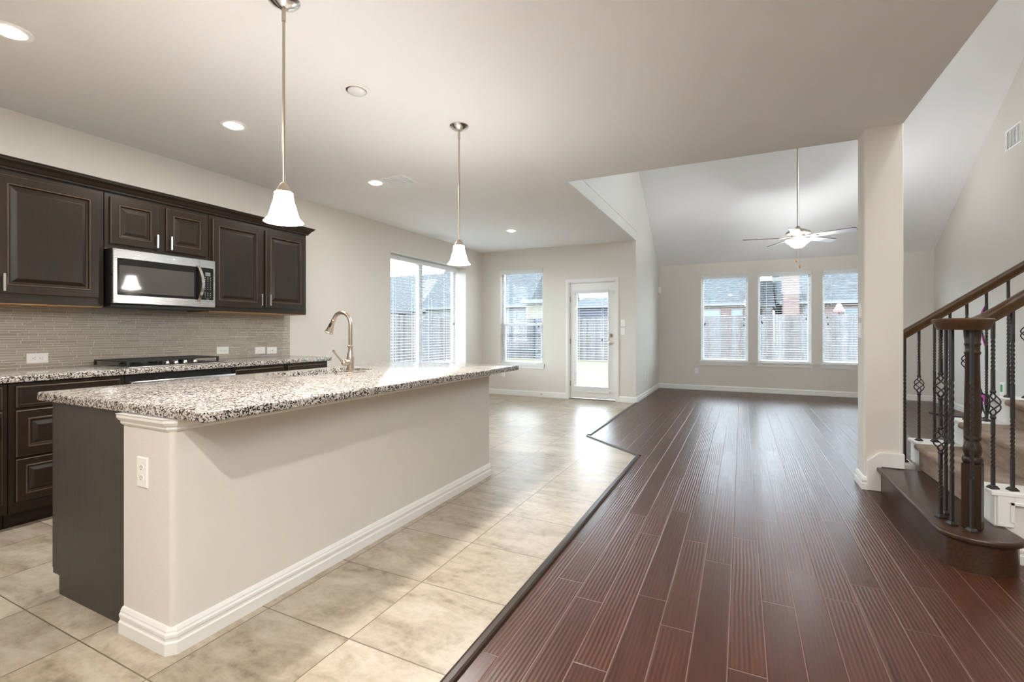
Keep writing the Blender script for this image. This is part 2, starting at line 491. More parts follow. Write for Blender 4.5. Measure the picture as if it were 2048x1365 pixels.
def panelled(bm, f, u0, u1, v0, v1, rings, worn_glint=()):
    """nested rectangles; f(u, v, w) -> point; rings: (inset, w)"""
    prev = None
    for i, (s, w) in enumerate(rings):
        r = [bm.verts.new(f(a, b, w)) for a, b in ((u0 + s, v0 + s), (u1 - s, v0 + s), (u1 - s, v1 - s), (u0 + s, v1 - s))]
        if prev:
            for k in range(4):
                fc = bm.faces.new((prev[k], prev[(k + 1) % 4], r[(k + 1) % 4], r[k]))
                if i in worn_glint: fc.material_index = 1
        else:
            bm.faces.new(r[::-1])
        prev = r
    bm.faces.new(prev)

def obj(name, bm, mat, parent=None, smooth=False, loc=None):
    bmesh.ops.recalc_face_normals(bm, faces=bm.faces)
    me = bpy.data.meshes.new(name)
    bm.to_mesh(me); bm.free()
    for m in (mat if isinstance(mat, (list, tuple)) else [mat]):
        me.materials.append(M[m] if isinstance(m, str) else m)
    if smooth:
        for p in me.polygons: p.use_smooth = True
        try: me.set_sharp_from_angle(angle=math.radians(38))
        except Exception: pass
    o = bpy.data.objects.new(name, me)
    C.objects.link(o)
    if parent is not None:
        o.parent = parent
        o.matrix_parent_inverse = WM[parent.name].inverted()
        WM[o.name] = Matrix.Identity(4)
    else:
        WM[o.name] = Matrix.Identity(4)
    return o
WM = {}

def tag(o, label, cat, group=None):
    o['label'] = label; o['category'] = cat
    if group: o['group'] = group
    return o

def thing(name, label, cat, loc, group=None):
    o = bpy.data.objects.new(name, None)
    o.location = loc
    o.empty_display_size = 0.1
    C.objects.link(o)
    WM[o.name] = Matrix.Translation(Vector(loc))
    return tag(o, label, cat, group)

def struct(name, bm, mat, parent=None, smooth=False):
    o = obj(name, bm, mat, parent, smooth)
    o['kind'] = 'structure'
    return o

def dup(root, delta, label=None, group=None, rotz=None):
    r = root.copy(); C.objects.link(r)
    r.location = Vector(root.location) + Vector(delta)
    if rotz is not None: r.rotation_euler[2] = rotz
    if label: r['label'] = label
    if group: r['group'] = group
    for ch in list(root.children):
        c = ch.copy(); C.objects.link(c); c.parent = r
        for g in list(ch.children):
            d = g.copy(); C.objects.link(d); d.parent = c
    return r

def add_light(name, typ, loc, power, col=WARM, parent=None, **kw):
    d = bpy.data.lights.new(name, typ)
    d.energy = power; d.color = col
    for k, v in kw.items(): setattr(d, k, v)
    o = bpy.data.objects.new(name, d)
    o.location = loc
    C.objects.link(o)
    if parent is not None:
        o.parent = parent
        o.matrix_parent_inverse = WM[parent.name].inverted()
    return o

# ------------------------------------------------------------------ dimensions
XL, XN, XR = -4.578, -1.603, 2.972      # kitchen wall, living room left wall, living room right wall
YN, YF, YH, YB = 8.066, 10.483, 4.636, -4.0
CH = 2.74                                # kitchen ceiling
ZF, SL = 2.60, 0.63                      # vault: height at far wall and slope
YT = 6.2; ZT = ZF + SL * (YF - YT)       # where the vault ends
XC = 1.078                               # open edge of kitchen ceiling

def wall_panel(bm, f, u0, u1, z0, z1, th, holes):
    us = sorted(set([u0, u1] + [h[0] for h in holes] + [h[1] for h in holes]))
    zs = sorted(set([z0, z1] + [h[2] for h in holes] + [h[3] for h in holes]))
    inside = lambda a, b: any(h[0] < a < h[1] and h[2] < b < h[3] for h in holes)
    q = lambda *ps: bm.faces.new([bm.verts.new(f(*p)) for p in ps])
    for i in range(len(us) - 1):
        for j in range(len(zs) - 1):
            if inside((us[i] + us[i + 1]) / 2, (zs[j] + zs[j + 1]) / 2): continue
            for w in (0, th):
                q((us[i], w, zs[j]), (us[i + 1], w, zs[j]), (us[i + 1], w, zs[j + 1]), (us[i], w, zs[j + 1]))
    for (a, b, c, d) in holes + [(u0, u1, z0, z1)]:
        q((a, 0, c), (a, th, c), (a, th, d), (a, 0, d)); q((b, 0, c), (b, th, c), (b, th, d), (b, 0, d))
        q((a, 0, c), (a, th, c), (b, th, c), (b, 0, c)); q((a, 0, d), (a, th, d), (b, th, d), (b, 0, d))
    bmesh.ops.remove_doubles(bm, verts=bm.verts, dist=1e-5)

# ------------------------------------------------------------------ room shell
bm = nb(); wall_panel(bm, lambda u, w, z: (XL - w, u, z), YB, YN + 0.15, 0, CH, 0.30, [(5.394, 7.471, 0.62, 2.373)])
struct('wall_left', bm, 'wall')
NW = (-4.17, -3.29, 0.60, 2.366)
DR = (-2.785, -1.945, -0.0, 2.075)
bm = nb(); wall_panel(bm, lambda u, w, z: (u, YN + w, z), XL, XN - 0.15, 0, CH, 0.15, [NW, DR])
struct('wall_nook', bm, 'wall')
FW = [(-0.755, 0.115, 0.60, 2.357), (0.285, 1.18, 0.60, 2.357), (1.355, 2.245, 0.60, 2.350)]
bm = nb(); wall_panel(bm, lambda u, w, z: (u, YF + w, z), XN - 0.15, XR + 0.15, 0, ZF + 0.05, 0.15, FW)
struct('wall_far', bm, 'wall')
bm = nb(); prism(bm, [(YN, 0), (YF, 0), (YF, ZF + 0.02), (YT, ZT + 0.02), (YH, ZT + 0.02), (YH, CH + 0.16), (YN + 0.1, CH + 0.16), (YN + 0.1, CH), (YN, CH)], 0, XN - 0.15, XN)
struct('wall_living', bm, 'wall', smooth=True)
bm = nb(); prism(bm, [(7.2, 0), (YF, 0), (YF, ZF + 0.02), (7.2, ZF + 0.02 + SL * (YF - 7.2))], 0, XR, XR + 0.15)
ADDED_RW = [(4.8, 6.2, 2.9, 4.6)]  # unseen upper opening, added to bring cool daylight into the living room
wall_panel(bm, lambda u, w, z: (XR + w, u, z), YB, 7.2, 0, ZF + SL * (YF - 7.2) - 0.0, 0.15, ADDED_RW)
bx(bm, XR, YB, ZF + SL * (YF - 7.2), XR + 0.15, 7.0, ZT + 0.02)
struct('wall_right', bm, 'wall')
bm = nb(); bx(bm, XN - 0.15, YH - 0.15, CH + 0.161, XC - 0.151, YH, ZT + 0.02)
struct('wall_loft', bm, 'wall')
bm = nb(); bx(bm, XC - 0.15, YB, CH + 0.161, XC, YH, ZT + 0.02)
struct('wall_upstairs', bm, 'wall')
bm = nb()
ADDED_BW = [(1.5, 2.7, 2.9, 4.9)]  # unseen rear opening, added to let daylight in from behind
wall_panel(bm, lambda u, w, z: (u, YB - w, z), XL - 0.3, XR + 0.15, 0, ZT + 0.02, 0.15, ADDED_BW)
struct('wall_rear', bm, 'wall')
bm = nb()
prism(bm, [(XL - 0.3, YB), (XC, YB), (XC, YH), (XN, YH), (XN, YN + 0.1), (XL - 0.3, YN + 0.1)], 2, CH, CH + 0.16)
bevel_all(bm, 0.008, 3)
for fc in bm.faces:
    if abs(fc.normal.z) < 0.7: fc.material_index = 1
struct('ceiling', bm, ['ceiling', 'wall'])
bm = nb()
prism(bm, [(YF + 0.15, ZF - 0.0945), (YF + 0.15, ZF + 0.2), (YT, ZT + 0.22), (YB, ZT + 0.22), (YB, ZT), (YT, ZT)], 0, XN - 0.15, XR + 0.15)
struct('ceiling_vault', bm, 'ceiling')
# upper shell above the kitchen ceiling is not visible

EDGE = [(-0.925, YB), (-0.925, 4.63), (XN, 5.243), (XN, YN)]
bm = nb(); prism(bm, [(XL - 0.3, YB)] + EDGE + [(XN, YN + 0.15), (XL - 0.3, YN + 0.15)], 2, -0.12, 0.0)
struct('floor_tile', bm, 'tile')
bm = nb(); prism(bm, EDGE[:1] + [(XR + 0.1, YB), (XR + 0.1, YF + 0.1), (XN - 0.1, YF + 0.1), (XN - 0.1, YN + 0.15), (XN, YN + 0.15), (XN, YN)] + EDGE[2:0:-1], 2, -0.12, 0.0)
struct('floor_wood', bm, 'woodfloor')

# thresholds between tile and wood
def threshold(name, a, b, w=0.05, h=0.013):
    a, b = Vector(a), Vector(b)
    d = (b - a).normalized(); n = Vector((d.y, -d.x))
    bm = nb()
    pr = [(0, 0), (w, 0), (w * 0.9, h * 0.8), (w * 0.7, h), (w * 0.3, h), (w * 0.1, h * 0.8)]
    A = [bm.verts.new((a.x + n.x * o, a.y + n.y * o, z)) for o, z in pr]
    B = [bm.verts.new((b.x + n.x * o, b.y + n.y * o, z)) for o, z in pr]
    bm.faces.new(A); bm.faces.new(B[::-1])
    for i in range(6): bm.faces.new((A[i], A[(i + 1) % 6], B[(i + 1) % 6], B[i]))
    return struct(name, bm, 'newelwood')
threshold('trim_1', (-0.925, YB), (-0.925, 4.60))
threshold('trim_2', (-0.90, 4.605), (XN - 0.0, 5.235), 0.045)
threshold('trim_3', (XN - 0.01, 5.30), (XN - 0.01, YN - 0.005))

BP = [(0, 0), (0.019, 0), (0.019, 0.044), (0.0145, 0.050), (0.0145, 0.058), (0.017, 0.064), (0.017, 0.074), (0.012, 0.081), (0.012, 0.086), (0.006, 0.097), (0.0, 0.10)]
def baseboard(name, path, prof=BP):
    bm = nb(); sweep(bm, prof, path)
    return struct(name, bm, 'white')
baseboard('baseboard_left', [(XL, 3.75), (XL, YN)])
baseboard('baseboard_nook', [(XL, YN), (-2.835, YN)])
baseboard('baseboard_corner', [(-1.892, YN), (XN, YN), (XN, YF)])
baseboard('baseboard_far', [(XN, YF), (XR, YF)])
baseboard('baseboard_right', [(XR, YF), (XR, 4.75)])

# column
bm = nb(); bx(bm, 0.837, 4.41, 0, XC, YH, CH)
bmesh.ops.recalc_face_normals(bm, faces=bm.faces)
es = [e for e in bm.edges if abs(e.verts[0].co.z - e.verts[1].co.z) > 1]
bmesh.ops.bevel(bm, geom=es, offset=0.016, segments=4, profile=0.5, affect='EDGES')
struct('column', bm, 'wall', smooth=True)
bm = nb(); sweep(bm, BP, [(0.885, 4.41), (0.837, 4.41), (0.837, YH), (XC, YH)][::-1])
struct('baseboard_column', bm, 'white')
bm = nb(); prism(bm, [(0.852, 0), (0.940, 0), (0.940, 0.184), (XC, 0.184), (XC, 0.292), (0.930, 0.292), (0.852, 0.222)], 1, 4.386, 4.41)
bevel_all(bm, 0.003, 1)
struct('trim_4', bm, 'white')

# ------------------------------------------------------------------ windows, blinds, door
def window(idx, f, u0, u1, z0, z1, wf, mull=None, rail=None, sill=True):
    fr = nb(); t = 0.045
    def b(a0, a1, c0, c1, w0, w1):
        pts = [fr.verts.new(f(a, w, c)) for a in (a0, a1) for w in (w0, w1) for c in (c0, c1)]
        for q in ((0, 1, 3, 2), (4, 6, 7, 5), (0, 4, 5, 1), (2, 3, 7, 6), (0, 2, 6, 4), (1, 5, 7, 3)): fr.faces.new([pts[i] for i in q])
    b(u0, u0 + t, z0, z1, wf, wf + 0.05); b(u1 - t, u1, z0, z1, wf, wf + 0.05)
    b(u0 + t, u1 - t, z0, z0 + t, wf, wf + 0.05); b(u0 + t, u1 - t, z1 - t, z1, wf, wf + 0.05)
    if mull: b(mull - 0.05, mull + 0.05, z0 + t, z1 - t, wf - 0.01, wf + 0.05)
    w = struct(f'window_{idx}', fr, 'vinyl')
    if rail:
        fr = nb(); b(u0 + t, u1 - t, rail - 0.025, rail + 0.025, wf - 0.005, wf + 0.045)
        b(u0 + t, u0 + t + 0.03, z0 + t, rail - 0.025, wf - 0.005, wf + 0.03); b(u1 - t - 0.03, u1 - t, z0 + t, rail - 0.025, wf - 0.005, wf + 0.03)
        struct('sash', fr, 'vinyl', w)
    fr = nb(); b(u0 + t, u1 - t, z0 + t, z1 - t, wf + 0.024, wf + 0.028)
    struct('glass_pane', fr, 'glass', w)
    if sill:
        fr = nb(); b(u0 - 0.035, u1 + 0.035, z0 - 0.022, z0 + 0.002, -0.035, 0.0); b(u0 + 0.002, u1 - 0.002, z0 - 0.022, z0 + 0.002, 0.0, wf)
        struct('window_sill', fr, 'white', w)
        fr = nb(); b(u0 - 0.022, u1 + 0.022, z0 - 0.085, z0 - 0.022, -0.014, 0.0); b(u0 - 0.026, u1 + 0.026, z0 - 0.036, z0 - 0.022, -0.022, -0.0)
        struct('apron', fr, 'white', w)
    return w

def blind(label, f, u0, u1, z0, z1, wc, group, strings=2, wand=True, vw=-0.012, vd=0.075, drop=0.075, tass=((0.06, 0.46),)):
    base = f((u0 + u1) / 2, wc, z0)
    t = thing('window_blind', label, 'blind', base, group)
    def box(bm, a0, a1, c0, c1, w0, w1):
        pts = [bm.verts.new(f(a, w, c)) for a in (a0, a1) for w in (w0, w1) for c in (c0, c1)]
        for q in ((0, 1, 3, 2), (4, 6, 7, 5), (0, 4, 5, 1), (2, 3, 7, 6), (0, 2, 6, 4), (1, 5, 7, 3)): bm.faces.new([pts[i] for i in q])
    bm = nb()
    box(bm, u0, u1, z1 - drop, z1, vw, vw + 0.012); box(bm, u0, u0 + 0.012, z1 - drop, z1, vw + 0.012, wc - 0.02); box(bm, u1 - 0.012, u1, z1 - drop, z1, vw + 0.012, wc - 0.02)
    box(bm, u0 + 0.0, u1 - 0.0, z1 - 0.012, z1 - 0.002, vw, vw - 0.006)
    obj('valance', bm, 'slat', t)
    bm = nb(); box(bm, u0 + 0.015, u1 - 0.015, z1 - 0.05, z1 - 0.008, wc - 0.025, wc + 0.025)
    obj('head_rail', bm, 'slat', t)
    bm = nb(); z = z1 - 0.07
    pitch = 0.0445
    while z > z0 + 0.045:
        pts = []
        for k, (w, dz) in enumerate(((-0.024, -0.0012), (0.0, 0.0018), (0.024, -0.0012))):
            pts.append((wc + w, z + dz))
        top = [[bm.verts.new(f(a, w, zz + 0.0013)) for w, zz in pts] for a in (u0 + 0.012, u1 - 0.012)]
        bot = [[bm.verts.new(f(a, w, zz - 0.0013)) for w, zz in pts] for a in (u0 + 0.012, u1 - 0.012)]
        for k in (0, 1):
            bm.faces.new((top[0][k], top[0][k + 1], top[1][k + 1], top[1][k])); bm.faces.new((bot[0][k], bot[1][k], bot[1][k + 1], bot[0][k + 1]))
        for r in (0, 1):
            bm.faces.new((top[r][0], top[r][1], top[r][2], bot[r][2], bot[r][1], bot[r][0]))
        bm.faces.new((top[0][0], top[1][0], bot[1][0], bot[0][0])); bm.faces.new((top[0][2], top[1][2], bot[1][2], bot[0][2]))
        z -= pitch
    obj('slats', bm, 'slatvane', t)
    bm = nb(); box(bm, u0 + 0.012, u1 - 0.012, z0 + 0.004, z0 + 0.026, wc - 0.025, wc + 0.025)
    obj('bottom_rail', bm, 'slat', t)
    bm = nb()
    for k in range(strings):
        a = u0 + (u1 - u0) * (0.16 + 0.68 * k / max(1, strings - 1))
        for w in (-0.026, 0.026): box(bm, a - 0.0012, a + 0.0012, z0 + 0.02, z1 - 0.05, wc + w - 0.0012, wc + w + 0.0012)
    obj('ladder_cords', bm, 'slat', t)
    for (du, zt) in tass:
        a = u0 + du if du > 0 else u1 + du
        zz = z0 + (z1 - z0) * zt
        bm = nb(); box(bm, a - 0.0012, a + 0.0012, zz, z1 - 0.06, wc - 0.034, wc - 0.0316)
        obj('pull_cord', bm, 'slat', t)
    for (du, zt) in tass:
        a = u0 + du if du > 0 else u1 + du
        zz = z0 + (z1 - z0) * zt
        bm = nb(); lathe(bm, [(0.004, 0.036), (0.009, 0.028), (0.011, 0.006), (0.008, 0.0)], f(a, wc - 0.0335, zz - 0.03), 10)
        obj('tassel', bm, 'blackplug', t, True)
    return t

FY = lambda u, w, z: (u, YF + w, z)
FN = lambda u, w, z: (u, YN + w, z)
FL = lambda u, w, z: (XL - w, u, z)
for i, (a, b, c, d) in enumerate(FW):
    window(i + 1, FY, a, b, c, d, 0.09)
far_lab = ['white slatted blind in the left one of the three living room windows', 'white slatted blind in the middle one of the three living room windows', 'white slatted blind in the right living room window, partly behind the column']
tas = [((0.075, 0.445), (0.06, 0.43), (-0.07, 0.49), (-0.072, 0.42)), ((0.06, 0.46), (0.075, 0.445), (-0.08, 0.485)), ((0.075, 0.50), (0.085, 0.43))]
for (a, b, c, d), lb, ts in zip(FW, far_lab, tas):
    blind(lb, FY, a + 0.004, b - 0.004, c + 0.003, d - 0.003, 0.045, 'blinds of the three living room windows', tass=ts)
window(4, FN, *NW, 0.09, rail=1.335)
blind('white slatted blind in the window left of the glazed back door', FN, NW[0] + 0.004, NW[1] - 0.004, NW[2] + 0.003, NW[3] - 0.003, 0.045, None, tass=((-0.08, 0.40),))
window(5, FL, 5.394, 7.471, 0.62, 2.373, 0.25, mull=6.43, sill=False)
bm = nb(); bx(bm, XL - 0.25, 5.394, 0.60, XL + 0.03, 7.471, 0.622)
struct('trim_5', bm, 'white')
blind('wide white slatted blind in the deep recessed kitchen side window', FL, 5.40, 7.43, 0.625, 2.365, 0.205, None, strings=4, vw=0.14, tass=((-0.10, 0.42),))

for i, (a, b, c, d) in enumerate(ADDED_RW):  # frame and glass for the added daylight opening
    window(6 + i, lambda u, w, z: (XR + w, u, z), a, b, c, d, 0.09, sill=False)
for i, (a, b, c, d) in enumerate(ADDED_BW):  # same for the added opening in the rear wall
    window(9 + i, lambda u, w, z: (u, YB - w, z), a, b, c, d, 0.09, sill=False)
# back door
dr = nb(); CW = 0.055
prof = [(0, 0), (CW, 0), (CW, 0.010), (CW - 0.012, 0.016), (0.02, 0.013), (0.006, 0.018), (0, 0.014)]
for (a0, b0, a1, b1) in ((DR[0] - CW, 0, DR[0], DR[3] + CW), (DR[1], 0, DR[1] + CW, DR[3] + CW), (DR[0], DR[3], DR[1], DR[3] + CW)):
    bx(dr, a0, YN - 0.016, b0, a1, YN, b1)
    ins = 0.014
    bx(dr, a0 + ins * (a1 - a0 < 0.1), YN - 0.021, b0 + ins * (b1 - b0 < 0.1), a1 - ins * (a1 - a0 < 0.1), YN - 0.016, b1 - ins)
for (a0, a1, c0, c1) in ((DR[0], DR[0] + 0.014, 0, DR[3]), (DR[1] - 0.014, DR[1], 0, DR[3]), (DR[0] + 0.014, DR[1] - 0.014, DR[3] - 0.014, DR[3])):
    bx(dr, a0, YN, c0, a1, YN + 0.15, c1)
struct('trim_6', dr, 'white')
bm = nb(); bx(bm, DR[0], YN - 0.01, 0.0, DR[1], YN + 0.15, 0.014)
struct('trim_7', bm, 'rubber')
bm = nb(); a, b, c, d = DR[0] + 0.018, DR[1] - 0.018, 0.025, DR[3] - 0.018
ga, gb_, gc, gd = -2.645, -2.085, 0.24, 1.885
wall_panel(bm, lambda u, w, z: (u, YN + 0.02 + w, z), a, b, c, d, 0.044, [(ga, gb_, gc, gd)])
door = struct('door_1', bm, 'white')
bm = nb(); panelled(bm, lambda u, v, w: (u, YN + 0.02 - w, v), ga - 0.025, gb_ + 0.025, gc - 0.025, gd + 0.025, [(0, 0), (0, 0.006), (0.006, 0.01), (0.02, 0.01), (0.025, 0.004)])
fs = [fc for fc in bm.faces if len(fc.verts) == 4 and fc.calc_area() > 0.5]
bmesh.ops.delete(bm, geom=fs, context='FACES')
struct('glazing_frame', bm, 'white', door)
bm = nb(); bx(bm, ga, YN + 0.040, gc, gb_, YN + 0.044, gd)
struct('glass_pane', bm, 'glass', door)
for zz, r in ((1.135, 0.027), (1.005, 0.029)):
    bm = nb()
    if zz > 1.1: lathe(bm, [(0.033, 0), (0.033, 0.012), (0.024, 0.016), (0.020, 0.03), (0.012, 0.03)], (b - 0.072, YN + 0.02, zz), 24, (0, -1, 0))
    else: lathe(bm, [(0.033, 0), (0.033, 0.008), (0.013, 0.012), (0.012, 0.030), (0.024, 0.038), (0.029, 0.050), (0.024, 0.062), (0.010, 0.067)], (b - 0.072, YN + 0.02, zz), 24, (0, -1, 0))
    o = struct('deadbolt' if zz > 1.1 else 'door_knob', bm, 'nickel', door, True)
for zz in (0.28, 1.03, 1.78):
    bm = nb(); lathe(bm, [(0.007, -0.045), (0.008, -0.044), (0.008, 0.044), (0.007, 0.045)], (DR[0] + 0.012, YN + 0.010, zz), 12); bx(bm, DR[0] + 0.0, YN + 0.008, zz - 0.043, DR[0] + 0.03, YN + 0.0195, zz + 0.043)
    struct('hinge', bm, 'nickel', door, True)
bl = blind('white slatted blind mounted on the glazed back door', lambda u, w, z: (u, YN + w, z), -2.69, -2.055, 0.215, 1.925, -0.028, None, vw=-0.065, tass=((-0.11, 0.50),), drop=0.06)
bm = nb(); bx(bm, -2.70, YN - 0.045, 0.135, -2.045, YN - 0.03, 0.155); bx(bm, -2.70, YN - 0.04, 0.135, -2.69, YN + 0.02, 0.16); bx(bm, -2.055, YN - 0.04, 0.135, -2.045, YN + 0.02, 0.16)
tag(obj('hold_down_bar', bm, 'white'), 'white hold-down bar across the foot of the back door', 'bar')

# ------------------------------------------------------------------ outlets, switches, small wall fixtures
def plate(name, label, cat, f, u, v, horizontal=False, kind='outlet', group=None, w=0.072, h=0.117, mat='plate'):
    """f(a, b, out): a along wall, b up"""
    if horizontal: w, h = h, w
    t = thing(name, label, cat, f(u, v, 0), group)
    bm = nb(); panelled(bm, lambda a, b, o: f(a, b, o), u - w / 2, u + w / 2, v - h / 2, v + h / 2, [(0, 0), (0, 0.003), (0.004, 0.006)])
    obj('cover_plate', bm, mat, t)
    if kind == 'outlet':
        for s in (-1, 1):
            cu, cv = (u + s * 0.0195, v) if horizontal else (u, v + s * 0.0195)
            bm = nb()
            n = 16; A = []
            for k in range(n):
                an = 2 * PI * k / n
                A.append((0.0165 * math.cos(an), max(-0.0125, min(0.0125, 0.0165 * math.sin(an)))))
            if horizontal: A = [(y, x) for x, y in A]
            va = [bm.verts.new(f(cu + x, cv + y, 0.0055)) for x, y in A]; vb = [bm.verts.new(f(cu + x * 0.96, cv + y * 0.96, 0.0078)) for x, y in A]
            bm.faces.new(va); bm.faces.new(vb[::-1])
            for k in range(n): bm.faces.new((va[k], va[(k + 1) % n], vb[(k + 1) % n], vb[k]))
            r = obj('receptacle', bm, mat, t)
            bm = nb()
            for (x, y, sx_, sy_) in ((-0.006, 0.003, 0.0012, 0.0045), (0.006, 0.003, 0.0012, 0.0035), (0.0, -0.007, 0.0022, 0.0022)):
                if horizontal: x, y, sx_, sy_ = y, x, sy_, sx_
                panelled(bm, lambda a, b, o: f(a, b, o), cu + x - sx_, cu + x + sx_, cv + y - sy_, cv + y + sy_, [(0, 0.0076), (0, 0.0082)])
            obj('slots', bm, 'slot', r)
    elif kind == 'switch':
        bm = nb(); a, b = (0.012, 0.005) if horizontal else (0.005, 0.012)
        panelled(bm, f, u - a, u + a, v - b, v + b, [(0, 0.005), (0.001, 0.011)])
        obj('toggle', bm, mat, t)
    elif kind == 'rocker':
        bm = nb(); panelled(bm, f, u - 0.0165, u + 0.0165, v - 0.033, v + 0.033, [(0, 0.005), (0.002, 0.010)])
        obj('rocker', bm, mat, t)
    elif kind == 'jack':
        bm = nb(); lathe(bm, [(0.006, 0.0), (0.006, 0.009), (0.003, 0.009)], f(u, v, 0.004), 10, Vector(f(u, v, 1)) - Vector(f(u, v, 0)))
        obj('jack', bm, 'nickel', t, True)
    return t

fL = lambda a, b, o: (XL + 0.010 + o, a, b)
plate('wall_outlet', 'white horizontal outlet on the mosaic backsplash left of the cooktop', 'outlet', fL, 1.572, 1.006, True)
plate('wall_outlet', 'white horizontal outlet on the backsplash just right of the cooktop', 'outlet', fL, 2.925, 1.013, True)
plate('wall_switch', 'white horizontal switch plate on the backsplash, left one of two side by side', 'switch', fL, 3.322, 1.000, True, 'switch')
plate('wall_jack', 'white horizontal jack plate at the right end of the backsplash', 'jack', fL, 3.463, 0.996, True, 'jack')
fI = lambda a, b, o: (a, 1.024 - o, b)
plate('wall_outlet', 'white vertical outlet on the end of the island below the granite', 'outlet', fI, -2.086, 0.652)
fN2 = lambda a, b, o: (a, YN - o, b)
plate('wall_switch', 'white switch plate beside the back door, upper one of two', 'switch', fN2, -1.82, 1.345, False, 'switch')
plate('wall_switch', 'white switch plate beside the back door, lower one of two', 'switch', fN2, -1.82, 1.205, False, 'switch')
plate('wall_outlet', 'white outlet under the window left of the back door', 'outlet', fN2, -4.10, 0.40)
fF = lambda a, b, o: (a, YF - o, b)
plate('wall_outlet', 'white outlet on the far wall below the left living room window', 'outlet', fF, -0.845, 0.388)
fLL = lambda a, b, o: (XN + o, a, b)
plate('wall_outlet', 'white outlet low on the short wall between back door and living room', 'outlet', fLL, 8.87, 0.385)
fC = lambda a, b, o: (0.837 - o, a, b)
plate('wall_switch', 'white rocker switch on the column, upper one of two', 'switch', fC, 4.535, 1.36, False, 'rocker', w=0.085)
plate('wall_switch', 'white rocker switch on the column, lower one of two', 'switch', fC, 4.535, 1.205, False, 'rocker', w=0.085)
fR = lambda a, b, o: (XR - o, a, b)
plate('wall_switch', 'white plate high on the right wall near the far corner', 'switch', fR, 9.95, 1.62, False, 'switch', mat='wall')
bm = nb(); bx(bm, XN, YF - 0.055, 2.02, XN + 0.055, YF, 2.15); bevel_all(bm, 0.012, 3)
tag(obj('motion_sensor', bm, 'plate', smooth=True), 'small white motion sensor in the corner left of the living room windows', 'sensor')
t = thing('cable_box', 'white wall box with hanging black and magenta cables on the right wall', 'cable box', (XR, 8.55, 1.56))
bm = nb(); bx(bm, XR - 0.02, 8.47, 1.52, XR, 8.555, 1.68); bevel_all(bm, 0.004, 2); obj('box', bm, 'plate', t)
for nm, dy, col, r in (('cable', 0.0, 'cord', 0.008), ('cable', 0.03, 'pink', 0.005), ('cable', 0.05, 'pink', 0.004)):
    pts = [(XR - 0.014 - dy * 0.2, 8.52 + dy * 1.2 * math.sin(min(1, k / 9) * PI) + 0.13 * math.sin(k / 16 * PI), 1.55 - k * 0.035) for k in range(17)]
    bm = nb(); tube(bm, pts, r, 8); obj(nm, bm, col, t, True)
t = thing('network_box', 'small white wall box with a green label above the stairs', 'wall box', (XR, 8.06, 0.44))
bm = nb(); bx(bm, XR - 0.03, 7.99, 0.36, XR, 8.10, 0.56); bevel_all(bm, 0.004, 2); obj('case', bm, 'plate', t)
bm = nb(); bx(bm, XR - 0.032, 8.03, 0.44, XR - 0.0295, 8.08, 0.53); obj('green_label', bm, 'greenled', t)
t = thing('power_cord', 'black cord coiled against the wall with a magenta tie', 'cord', (XR - 0.08, 8.35, 0.0))
bm = nb(); pts = []
for k in range(60):
    a = k * 0.32
    pts.append((XR - 0.10 + 0.04 * math.sin(a * 0.7), 8.37 + 0.10 * math.cos(a), 0.20 + 0.17 * math.sin(a) + 0.0015 * k))
tube(bm, pts, 0.008, 8); pts = [(XR - 0.10, 8.47, 0.03), (XR - 0.25, 8.6, 0.012), (XR - 0.45, 8.75, 0.012), (XR - 0.5, 8.9, 0.012)]; tube(bm, pts, 0.014, 8)
obj('coil', bm, 'cord', t, True)
bm = nb()
for k in range(7):
    a = k * 0.9
    tube(bm, [(XR - 0.10, 8.28, 0.33), (XR - 0.13 - 0.02 * math.sin(a), 8.23 + 0.05 * math.cos(a), 0.31 + 0.06 * math.sin(a)), (XR - 0.12, 8.20 + 0.06 * math.cos(a + 0.6), 0.26 + 0.05 * math.sin(a + 0.4))], 0.010, 6)
obj('magenta_tie', bm, 'pink', t, True)
bm = nb(); tube(bm, [(-3.30, YN - 0.012, 0.055), (-3.30, YN - 0.085, 0.055)], [0.006, 0.009], 8); lathe(bm, [(0.012, 0), (0.012, 0.004), (0.006, 0.006)], (-3.30, YN - 0.017, 0.055), 10, (0, -1, 0))
tag(obj('door_stop', bm, 'nickel', smooth=True), 'small metal door stop on the baseboard left of the back door', 'door stop')

